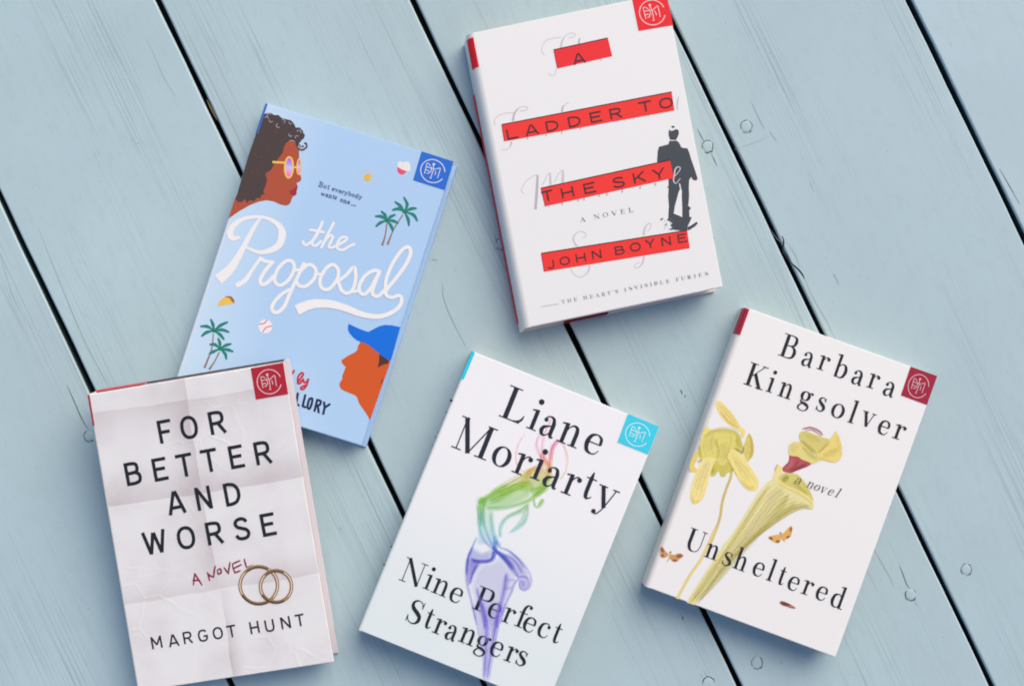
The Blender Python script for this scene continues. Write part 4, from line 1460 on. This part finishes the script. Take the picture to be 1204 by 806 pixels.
S(Bz, [(610, 190), (605, 290), (560, 370), (490, 420), (430, 455)], [24, 26, 36, 30, 16], .42)
S(Bz, [(660, 110), (670, 180), (700, 205), (740, 160), (745, 120)], [20, 24, 24, 40, 20], .7)
S(Bz, [(700, 190), (740, 150), (760, 130)], [20, 34, 18], .5)
# blue knot
S(Bz, [(290, 470), (300, 540), (295, 600), (285, 660), (255, 710), (160, 720), (60, 690)], [24, 46, 40, 40, 30, 30, 24], .85)
S(Bz, [(270, 580), (300, 612), (350, 650), (420, 720), (470, 800)], [26, 34, 34, 40, 40], .95)
S(Bz, [(305, 520), (335, 560), (350, 590), (420, 610), (500, 680), (580, 790)], [36, 40, 20, 18, 18, 18], .5)
S(Bz, [(125, 480), (90, 570), (50, 660), (32, 760), (28, 850)], [24, 22, 24, 26, 26], .7)
# hips and legs
S(Cz, [(210, 20), (165, 130), (150, 260), (155, 360), (180, 470), (215, 600), (250, 760)], [26, 26, 28, 26, 22, 18, 12], .62)
S(Cz, [(400, 60), (405, 100), (370, 145), (270, 158), (190, 150)], [30, 34, 28, 30, 20], .85)
S(Cz, [(280, 160), (235, 220), (200, 300), (180, 380)], [34, 36, 30, 18], .7)
S(Cz, [(410, 50), (480, 100), (550, 180), (600, 250), (640, 310)], [26, 44, 44, 34, 20], .9)
S(Cz, [(480, 90), (570, 120), (640, 200), (680, 280)], [20, 24, 26, 18], .55)
S(Cz, [(500, 40), (600, 90), (690, 180), (745, 270), (760, 340), (740, 400), (690, 430), (640, 400)], [14, 18, 18, 18, 22, 22, 20, 12], .5)
S(Cz, [(540, 70), (640, 140), (720, 240)], [14, 16, 14], .4)
S(Cz, [(640, 310), (680, 296), (725, 320), (730, 380), (690, 415), (650, 390), (660, 345), (690, 340)], [18, 20, 20, 20, 22, 18, 14, 12], .6)
S(Cz, [(685, 340), (688, 370), (680, 400)], [24, 44, 24], .5)
S(Cz, [(640, 315), (600, 370), (570, 450), (530, 530), (500, 620), (470, 760)], [16, 26, 26, 20, 18, 14], .62)
S(Cz, [(525, 260), (520, 350), (500, 450), (475, 560), (450, 680), (430, 800)], [30, 46, 40, 30, 32, 30], .8)
S(Cz, [(500, 330), (570, 330), (620, 330)], [16, 24, 14], .35)
S(Cz, [(500, 415), (540, 410), (580, 400)], [14, 24, 14], .35)
S(Cz, [(240, 390), (270, 500), (300, 600), (320, 700), (330, 800)], [18, 30, 40, 40, 36], .75)
S(Dz, [(285, 0), (305, 80), (330, 200), (340, 330), (335, 460), (325, 600), (312, 740)], [34, 40, 40, 36, 34, 34, 30], .8)
S(Dz, [(470, 0), (440, 130), (415, 280), (395, 430), (370, 580), (345, 760)], [34, 36, 40, 40, 38, 34], .8)
S(Dz, [(520, 0), (470, 150), (440, 300), (400, 520)], [16, 16, 14, 10], .45)
S(Dz, [(190, 0), (230, 160), (270, 330), (300, 500)], [12, 14, 14, 10], .35)
pr.build('smoke_illustration', nine.front)

pr = nine.printer(3)
e = Z(525, 440, 5.733)
ink9 = ink(40, 45, 58)
pr.text(e, [('L', 470, 205, 176), ('i', 592, 303, 74), ('a', 690, 350, 116), ('n', 835, 407, 158), ('e', 990, 467, 128), ('M', 188, 428, 262), ('o', 373, 553, 138), ('r', 515, 607, 116), ('i', 616, 638, 74), ('a', 712, 693, 116),
            ('r', 845, 745, 114), ('t', 958, 765, 92), ('y', 1078, 830, 144)], 224, 22, ink9, SERIF)
pr.build('author_lettering', nine.front)
pr = nine.printer(3)
e = Z(465, 640, 5.733)
pr.text(e, [('N', 120, 185, 158), ('i', 222, 250, 54), ('n', 308, 288, 116), ('e', 409, 338, 92), ('P', 598, 372, 122), ('e', 668, 443, 92), ('r', 766, 478, 82), ('f', 862, 478, 74), ('e', 904, 537, 92), ('c', 1000, 574, 86), ('t', 1086, 608, 66),
            ('S', 137, 452, 108), ('t', 224, 510, 66), ('r', 300, 552, 82), ('a', 378, 592, 82), ('n', 490, 618, 116), ('g', 590, 665, 98), ('e', 682, 702, 92), ('r', 783, 740, 82), ('s', 852, 764, 76)], 164, 22, ink(34, 42, 50), SERIF)
pr.build('title_lettering', nine.front)

# ---------------- white book with the yellow pitcher plant
uns = Book('white book with a yellow pitcher plant, small brown moths and a crimson corner sticker', [(877, 361), (1102.2, 441.8), (982.2, 772.2), (758.4, 688.8)], .022, roll=.0036)
uns.body(jacket('white_jacket_plain', (239, 238, 238), (242, 241, 241), .5), cream, None, jacket('warm_white_spine', (240, 236, 232), None))
uns.sheet('spine_sticker', ink(184, 42, 68), .905, .997, .0003, 1, 12, .0004, uns.spine)
emblem(uns, [(1070.8, 430.6), (1102.0, 441.8), (1089.9, 475.7), (1059.3, 464.4)], ink(164, 36, 62), ink(222, 188, 198))

pr = uns.printer(1)
pr.step = 1.6e-6
j, k_, m_, n_ = Z(790, 460, 8.027), Z(790, 540, 8.027), Z(850, 540, 8.027), Z(880, 480, 8.027)
l_ = Z(755, 620, 8.027)


def flat(r_, g_, b_, al=1.0):
    cc = rgb(r_, g_, b_)[:3]
    return lambda x, y, t: cc + (al,)


def soft(fr, pts, ws, c_, al):
    pr.soft(fr(*pts), [w * f8 * 1.5 for w in ws] if isinstance(ws, list) else ws * f8, TINT, flat(*c_, al * .52))


# flower on its stem
soft_edge = ink(214, 196, 120)
pr.stroke(k_((562, 70), (556, 160), (512, 280), (476, 400), (450, 560), (388, 730), (345, 830)), 3.2, ink(214, 192, 118))
pr.stroke(l_((690, 10), (640, 120), (560, 290), (450, 450), (330, 668)), 3.6, ink(230, 212, 144))
soft(k_, [(556, 160), (512, 280), (476, 400), (450, 560), (388, 730), (345, 830)], 14, (240, 226, 170), .8)
pr.fill(j((322, 320), (350, 350), (400, 374), (345, 410), (300, 432), (266, 448), (290, 390)), ink(244, 220, 130), True)
pr.fill(j((418, 100), (440, 88), (470, 100), (522, 150), (590, 230), (640, 320), (688, 362), (690, 400), (672, 436), (655, 420), (645, 378), (580, 340), (500, 280), (448, 210), (420, 150)), ink(243, 222, 140), True)
soft(j, [(440, 110), (520, 210), (620, 320)], [10, 40, 20], (250, 236, 176), .8)
soft(j, [(450, 190), (540, 290), (640, 350)], [10, 24, 14], (236, 204, 100), .7)
pr.fill(j((690, 480), (708, 420), (732, 394), (752, 430), (765, 480), (772, 540), (764, 600), (718, 660), (680, 600), (660, 560)), ink(224, 208, 112), True)
soft(j, [(730, 400), (752, 470), (756, 560), (730, 640)], [10, 26, 30, 16], (196, 176, 80), .7)
soft(j, [(700, 480), (720, 520), (715, 600)], [20, 40, 20], (240, 228, 150), .8)
pr.fill(j((250, 560), (240, 640), (210, 700), (248, 752), (180, 756), (165, 700), (205, 600)), ink(232, 212, 110), True)
pr.fill(k_((365, 60), (400, 20), (440, 0), (520, 10), (572, 60), (566, 108), (520, 128), (500, 158), (462, 160), (440, 110), (404, 152), (366, 152)), ink(210, 200, 98), True)
soft(k_, [(390, 60), (385, 140)], [24, 30], (176, 166, 70), .8)
soft(k_, [(480, 60), (478, 150)], [24, 30], (238, 228, 150), .8)
soft(k_, [(540, 30), (570, 70), (560, 120)], [16, 20, 14], (150, 138, 70), .8)
pr.fill(j((298, 432), (335, 396), (384, 368), (440, 354), (500, 352), (560, 362), (610, 385), (642, 422), (660, 470), (672, 530), (650, 570), (620, 562), (590, 545), (548, 590), (520, 640), (500, 688), (470, 698), (445, 684),
          (420, 640), (360, 630), (308, 642), (268, 646), (246, 580), (262, 500)), ink(226, 215, 122), True)
soft(j, [(300, 440), (380, 376), (490, 356), (600, 384), (655, 470)], [20, 40, 50, 50, 30], (212, 201, 104), .6)
soft(j, [(320, 560), (380, 480), (420, 460)], [40, 90, 40], (240, 230, 150), .8)
soft(j, [(430, 640), (440, 560), (420, 470), (440, 440)], [20, 26, 20, 10], (208, 196, 96), .7)
soft(j, [(470, 480), (500, 560), (480, 660)], [40, 80, 40], (238, 226, 140), .8)
soft(j, [(260, 500), (265, 570), (275, 630)], [16, 30, 16], (200, 186, 84), .7)
soft(j, [(590, 530), (630, 560), (660, 575), (680, 510)], [18, 26, 24, 12], (128, 112, 56), .8)
soft(j, [(600, 440), (640, 500), (630, 540)], [30, 50, 24], (206, 190, 80), .7)
soft(j, [(240, 668), (270, 655), (306, 645)], [22, 20, 10], (140, 120, 70), .85)
pr.fill(k_((565, -96), (545, -80), (516, -45), (540, 30), (600, 130), (650, 220), (700, 270), (740, 292), (775, 296), (802, 282), (820, 235), (812, 185), (780, 125), (740, 70), (700, 8), (640, -66)), ink(245, 226, 142), True)
soft(k_, [(560, -60), (650, 60), (740, 200)], [30, 60, 40], (250, 238, 172), .8)
soft(k_, [(560, -90), (520, -40), (545, 30), (640, 200)], [10, 14, 14, 10], (206, 186, 90), .8)
soft(k_, [(640, 180), (720, 270), (780, 250)], [20, 40, 20], (240, 212, 110), .6)
pr.fill(k_((290, 0), (330, -18), (380, -20), (412, -4), (384, 68), (352, 160), (330, 262), (292, 368), (250, 405), (215, 418), (182, 392), (172, 340), (178, 280), (202, 190), (242, 90)), ink(245, 226, 150), True)
soft(k_, [(350, 0), (290, 140), (240, 300)], [30, 70, 60], (250, 238, 184), .8)
soft(k_, [(180, 330), (210, 400), (270, 380)], [20, 30, 20], (244, 220, 120), .6)
# pitcher
pit = [(1010 / 1, 0)]
pr.fill(m_((490, 168), (455, 188), (420, 212), (380, 255), (340, 302), (290, 380), (240, 460), (185, 550), (130, 640), (70, 725), (20, 800)) + l_((800, 110), (735, 210), (640, 355), (540, 510), (470, 620), (418, 702), (490, 727), (540, 672), (600, 600), (690, 500), (790, 382), (860, 300))
        + m_((240, 800), (330, 722), (450, 632), (530, 575), (610, 525), (700, 476), (745, 458), (790, 455), (848, 472), (858, 440), (850, 405), (760, 330), (620, 262), (545, 225), (505, 190)), ink(232, 224, 164))
soft(m_, [(560, 260), (480, 380), (330, 600), (170, 800), (20, 1000), (-110, 1180), (-250, 1345)], [60, 110, 90, 80, 60, 40, 24], (238, 226, 176), .9)
soft(m_, [(440, 240), (330, 400), (200, 610), (80, 790), (-60, 1000), (-190, 1190), (-310, 1360)], [20, 36, 36, 32, 26, 20, 12], (212, 204, 122), .8)
soft(m_, [(620, 320), (560, 420), (430, 590), (250, 790), (80, 990), (-90, 1190), (-260, 1370)], [20, 60, 50, 44, 34, 26, 14], (204, 196, 108), .8)
soft(m_, [(830, 455), (740, 440), (620, 490), (450, 610), (310, 720), (120, 900), (-60, 1110), (-240, 1360)], [30, 50, 50, 44, 40, 36, 26, 14], (196, 187, 98), .75)
soft(m_, [(700, 400), (600, 470), (470, 575)], [30, 60, 30], (216, 206, 120), .8)
soft(m_, [(850, 470), (770, 458), (700, 478), (600, 530), (450, 632), (320, 728), (230, 806)], 9, (206, 176, 90), .8)
soft(m_, [(390, 460), (270, 640), (130, 830), (-40, 1060)], [16, 24, 22, 14], (244, 234, 190), .8)
Ledge = m_((470, 180), (340, 310), (240, 465), (130, 645), (30, 800)) + l_((650, 360), (545, 515), (428, 702))
Redge = m_((840, 460), (700, 482), (600, 535), (450, 640), (325, 730)) + l_((780, 385), (690, 505), (485, 722))
rv = random.Random(5)
for q in range(1, 10):
    f = q / 10
    pts = [(a_[0] + (b_[0] - a_[0]) * f + rv.uniform(-.4, .4), a_[1] + (b_[1] - a_[1]) * f + rv.uniform(-.4, .4)) for a_, b_ in zip(Ledge, Redge)]
    pr.soft(pts, 1.3 if q % 3 else 1.9, TINT, flat(*((176, 168, 78) if q > 4 else (196, 186, 104)), .26))
# mouth and lip
pr.fill(m_((530, 172), (550, 140), (590, 122), (640, 124), (685, 134), (725, 156), (765, 200), (800, 252), (830, 312), (852, 372), (845, 390), (800, 342), (700, 278), (620, 245), (560, 218)), ink(214, 206, 118), True)
soft(m_, [(560, 205), (590, 180), (620, 150)], [30, 50, 30], (140, 140, 66), .8)
soft(m_, [(640, 210), (720, 260), (810, 340)], [16, 30, 14], (196, 186, 92), .7)
soft(m_, [(690, 150), (760, 230), (830, 340)], [16, 20, 14], (238, 222, 130), .8)
pr.stroke(m_((500, 150), (512, 195), (545, 226), (620, 264), (720, 308), (800, 358), (848, 412)), [4.5, 4.2, 3.8, 3.8, 3.6, 3.4, 2.2], ink(240, 222, 136))
soft(m_, [(520, 222), (600, 268), (710, 320), (790, 372), (842, 430)], 10, (202, 184, 92), .7)
pr.fill(m_((474, 172), (482, 130), (492, 92), (508, 62), (520, 40), (530, 55), (560, 70), (562, 110), (540, 140), (528, 172), (520, 205), (496, 200)), ink(240, 226, 154), True)
soft(m_, [(488, 110), (500, 75), (515, 40)], [14, 16, 10], (206, 120, 96), .7)
for pts in ([(590, 0), (660, 90), (760, 250)], [(570, -40), (640, 110), (720, 240)], [(620, 0), (720, 110), (790, 220)]):
    soft(k_, pts, [4, 6, 3], (214, 186, 92), .7)
for pts in ([(340, 20), (270, 180), (220, 370)], [(370, 20), (310, 180), (260, 360)], [(310, 20), (235, 190), (195, 330)]):
    soft(k_, pts, [4, 6, 3], (220, 196, 110), .7)
for pts in ([(440, 120), (520, 220), (640, 350)], [(432, 150), (510, 250), (620, 345)], [(470, 120), (560, 220), (650, 340)]):
    soft(j, pts, [4, 6, 3], (220, 190, 96), .7)
for pts in ([(330, 420), (300, 520), (330, 620)], [(400, 380), (370, 500), (400, 620)], [(540, 370), (560, 470), (500, 600)], [(600, 400), (620, 480), (590, 530)]):
    soft(j, pts, [4, 7, 3], (184, 172, 72), .6)
# throat and hood
pr.fill(n_((388, 438), (420, 446), (470, 452), (505, 478), (560, 498), (596, 518), (560, 545), (520, 562), (470, 580), (400, 608), (362, 600), (328, 588), (322, 560), (350, 530), (380, 495)), ink(184, 86, 94), True)
soft(n_, [(420, 460), (400, 530), (345, 575)], [20, 34, 20], (226, 150, 150), .8)
soft(n_, [(560, 520), (470, 560), (390, 600)], [20, 30, 16], (138, 62, 72), .8)
soft(n_, [(480, 480), (440, 540), (390, 590)], [12, 14, 10], (150, 60, 74), .8)
pr.fill(n_((484, 290), (480, 255), (488, 226), (520, 214), (570, 222), (620, 240), (690, 268), (760, 290), (740, 330), (690, 390), (650, 430), (600, 410), (550, 380), (505, 340)), ink(217, 206, 122), True)
soft(n_, [(500, 300), (560, 360), (640, 420)], [20, 40, 20], (186, 176, 84), .7)
soft(n_, [(520, 240), (620, 280), (690, 310)], [20, 50, 24], (230, 218, 140), .8)
pr.fill(n_((640, 425), (690, 375), (730, 325), (765, 290), (800, 250), (820, 213), (845, 240), (862, 275), (876, 330), (886, 385), (884, 440), (860, 485), (820, 508), (770, 502), (720, 490), (670, 472)), ink(236, 217, 130), True)
soft(n_, [(650, 425), (710, 370), (770, 300)], [14, 26, 16], (186, 176, 80), .75)
soft(n_, [(690, 450), (780, 420), (850, 380)], [24, 60, 30], (228, 216, 130), .8)
soft(n_, [(830, 250), (850, 340), (860, 440)], [16, 26, 18], (246, 228, 150), .8)
pr.fill(n_((388, 438), (378, 395), (384, 350), (408, 322), (440, 312), (475, 316), (530, 352), (570, 390), (612, 430), (690, 482), (650, 502), (604, 520), (560, 500), (505, 480), (470, 454), (430, 448)), ink(229, 216, 136), True)
soft(n_, [(410, 420), (430, 370), (460, 340)], [30, 60, 30], (242, 230, 164), .8)
soft(n_, [(500, 350), (580, 430), (660, 490)], [20, 40, 20], (206, 192, 100), .7)
soft(n_, [(600, 430), (700, 475), (810, 500)], [14, 22, 12], (244, 226, 140), .9)
for s, w in (([(506, 192), (545, 184), (585, 178), (640, 196), (680, 222), (704, 248)], 2.0), ([(535, 210), (590, 200), (640, 222), (690, 258)], 1.0)):
    pr.stroke(n_(*s), [.6] + [w] * (len(s) - 2) + [.7], ink(186, 126, 130))
pr.build('pitcher_plant_illustration', uns.front)


def moth(fr, wings, body, base, tip, antenna=None):
    pr = uns.printer(2)
    for wv in wings:
        pr.fill(fr(*wv), ink(*base), True)
    for q, r1, r2, rot in tip:
        pr.dot(fr(q)[0], r1, ink(150, 98, 62), 12, r2, rot)
    pr.dot(fr(body[0])[0], 1.4, ink(74, 58, 66), 10, 1.1)
    pr.stroke(fr(*body), [1.4, 1.6, .8], ink(214, 172, 110))
    pr.build('moth_illustration', uns.front)


z12 = Z(750, 600, 12.03)
moth(z12, [[(320, 530), (332, 508), (348, 505), (375, 545), (400, 580), (432, 608), (420, 640), (385, 662), (350, 668), (318, 640), (322, 590)],
           [(440, 622), (480, 618), (520, 622), (560, 604), (610, 604), (645, 632), (625, 660), (590, 682), (560, 715), (520, 722), (485, 708), (450, 670)]],
     [(460, 588), (452, 640), (415, 725)], (206, 156, 104), [((345, 555), 3.4, 1.8, 1.1), ((350, 630), 2.0, 1.6, 0), ((585, 640), 3.6, 2.0, -.2), ((520, 700), 2.6, 1.3, .1)])
z12 = Z(880, 590, 12.03)
moth(z12, [[(284, 492), (320, 475), (370, 464), (430, 455), (462, 470), (460, 530), (440, 565), (415, 578), (380, 572), (340, 548), (300, 522)],
           [(470, 460), (505, 430), (540, 390), (590, 338), (622, 352), (618, 410), (604, 470), (570, 505), (520, 530), (480, 535)]],
     [(456, 438), (470, 490), (515, 560)], (228, 176, 96), [((318, 510), 2.6, 1.6, .5), ((600, 385), 1.4, 2.8, .15), ((415, 552), 2.4, 1.5, 0), ((560, 490), 2.4, 1.3, -.5)])
pr = uns.printer(2)
e = Z(795, 600, 5.733)
pr.fill(e((698, 612), (720, 608), (745, 618), (775, 632), (806, 655), (785, 658), (745, 646), (708, 632)), ink(176, 116, 90), True)
pr.fill(e((708, 614), (740, 618), (770, 634), (740, 640), (712, 630)), ink(116, 66, 62), True)
pr.build('beetle_illustration', uns.front)

inku = ink(40, 42, 50)
pr = uns.printer(3)
e = Z(870, 385, 5.733)
pr.text(e, [('B', 335, 128, 118), ('a', 458, 214, 82), ('r', 566, 240, 78), ('b', 688, 262, 98), ('a', 795, 336, 82), ('r', 902, 362, 78), ('a', 1008, 414, 82), ('K', 112, 325, 140), ('i', 208, 385, 46), ('n', 312, 424, 98), ('g', 446, 478, 92),
            ('s', 550, 516, 66), ('o', 662, 560, 96), ('l', 768, 565, 44), ('v', 864, 618, 92), ('e', 972, 672, 84), ('r', 1078, 704, 80)], 156, 19.4, inku, SERIF)
pr.build('author_lettering', uns.front)
pr = uns.printer(3)
e = Z(795, 600, 5.733)
pr.text(e, [('U', 133, 203, 126), ('n', 245, 277, 94), ('s', 346, 325, 68), ('h', 446, 326, 94), ('e', 556, 394, 82), ('l', 648, 398, 44), ('t', 712, 450, 54), ('e', 792, 490, 82), ('r', 888, 520, 76), ('e', 982, 556, 82), ('d', 1098, 580, 98)],
        152, 20.2, inku, SERIF)
pr.build('title_lettering', uns.front)
pr = uns.printer(3)
e = Z(850, 540, 8.027)
pr.text(e, [('a', 712, 202, 70), ('n', 828, 240, 70), ('o', 890, 264, 58), ('v', 948, 286, 56), ('e', 1020, 308, 54), ('l', 1092, 312, 34)], 92, 19.5, ink(80, 80, 84), SERIF, slant=.28)
pr.build('subtitle_lettering', uns.front)
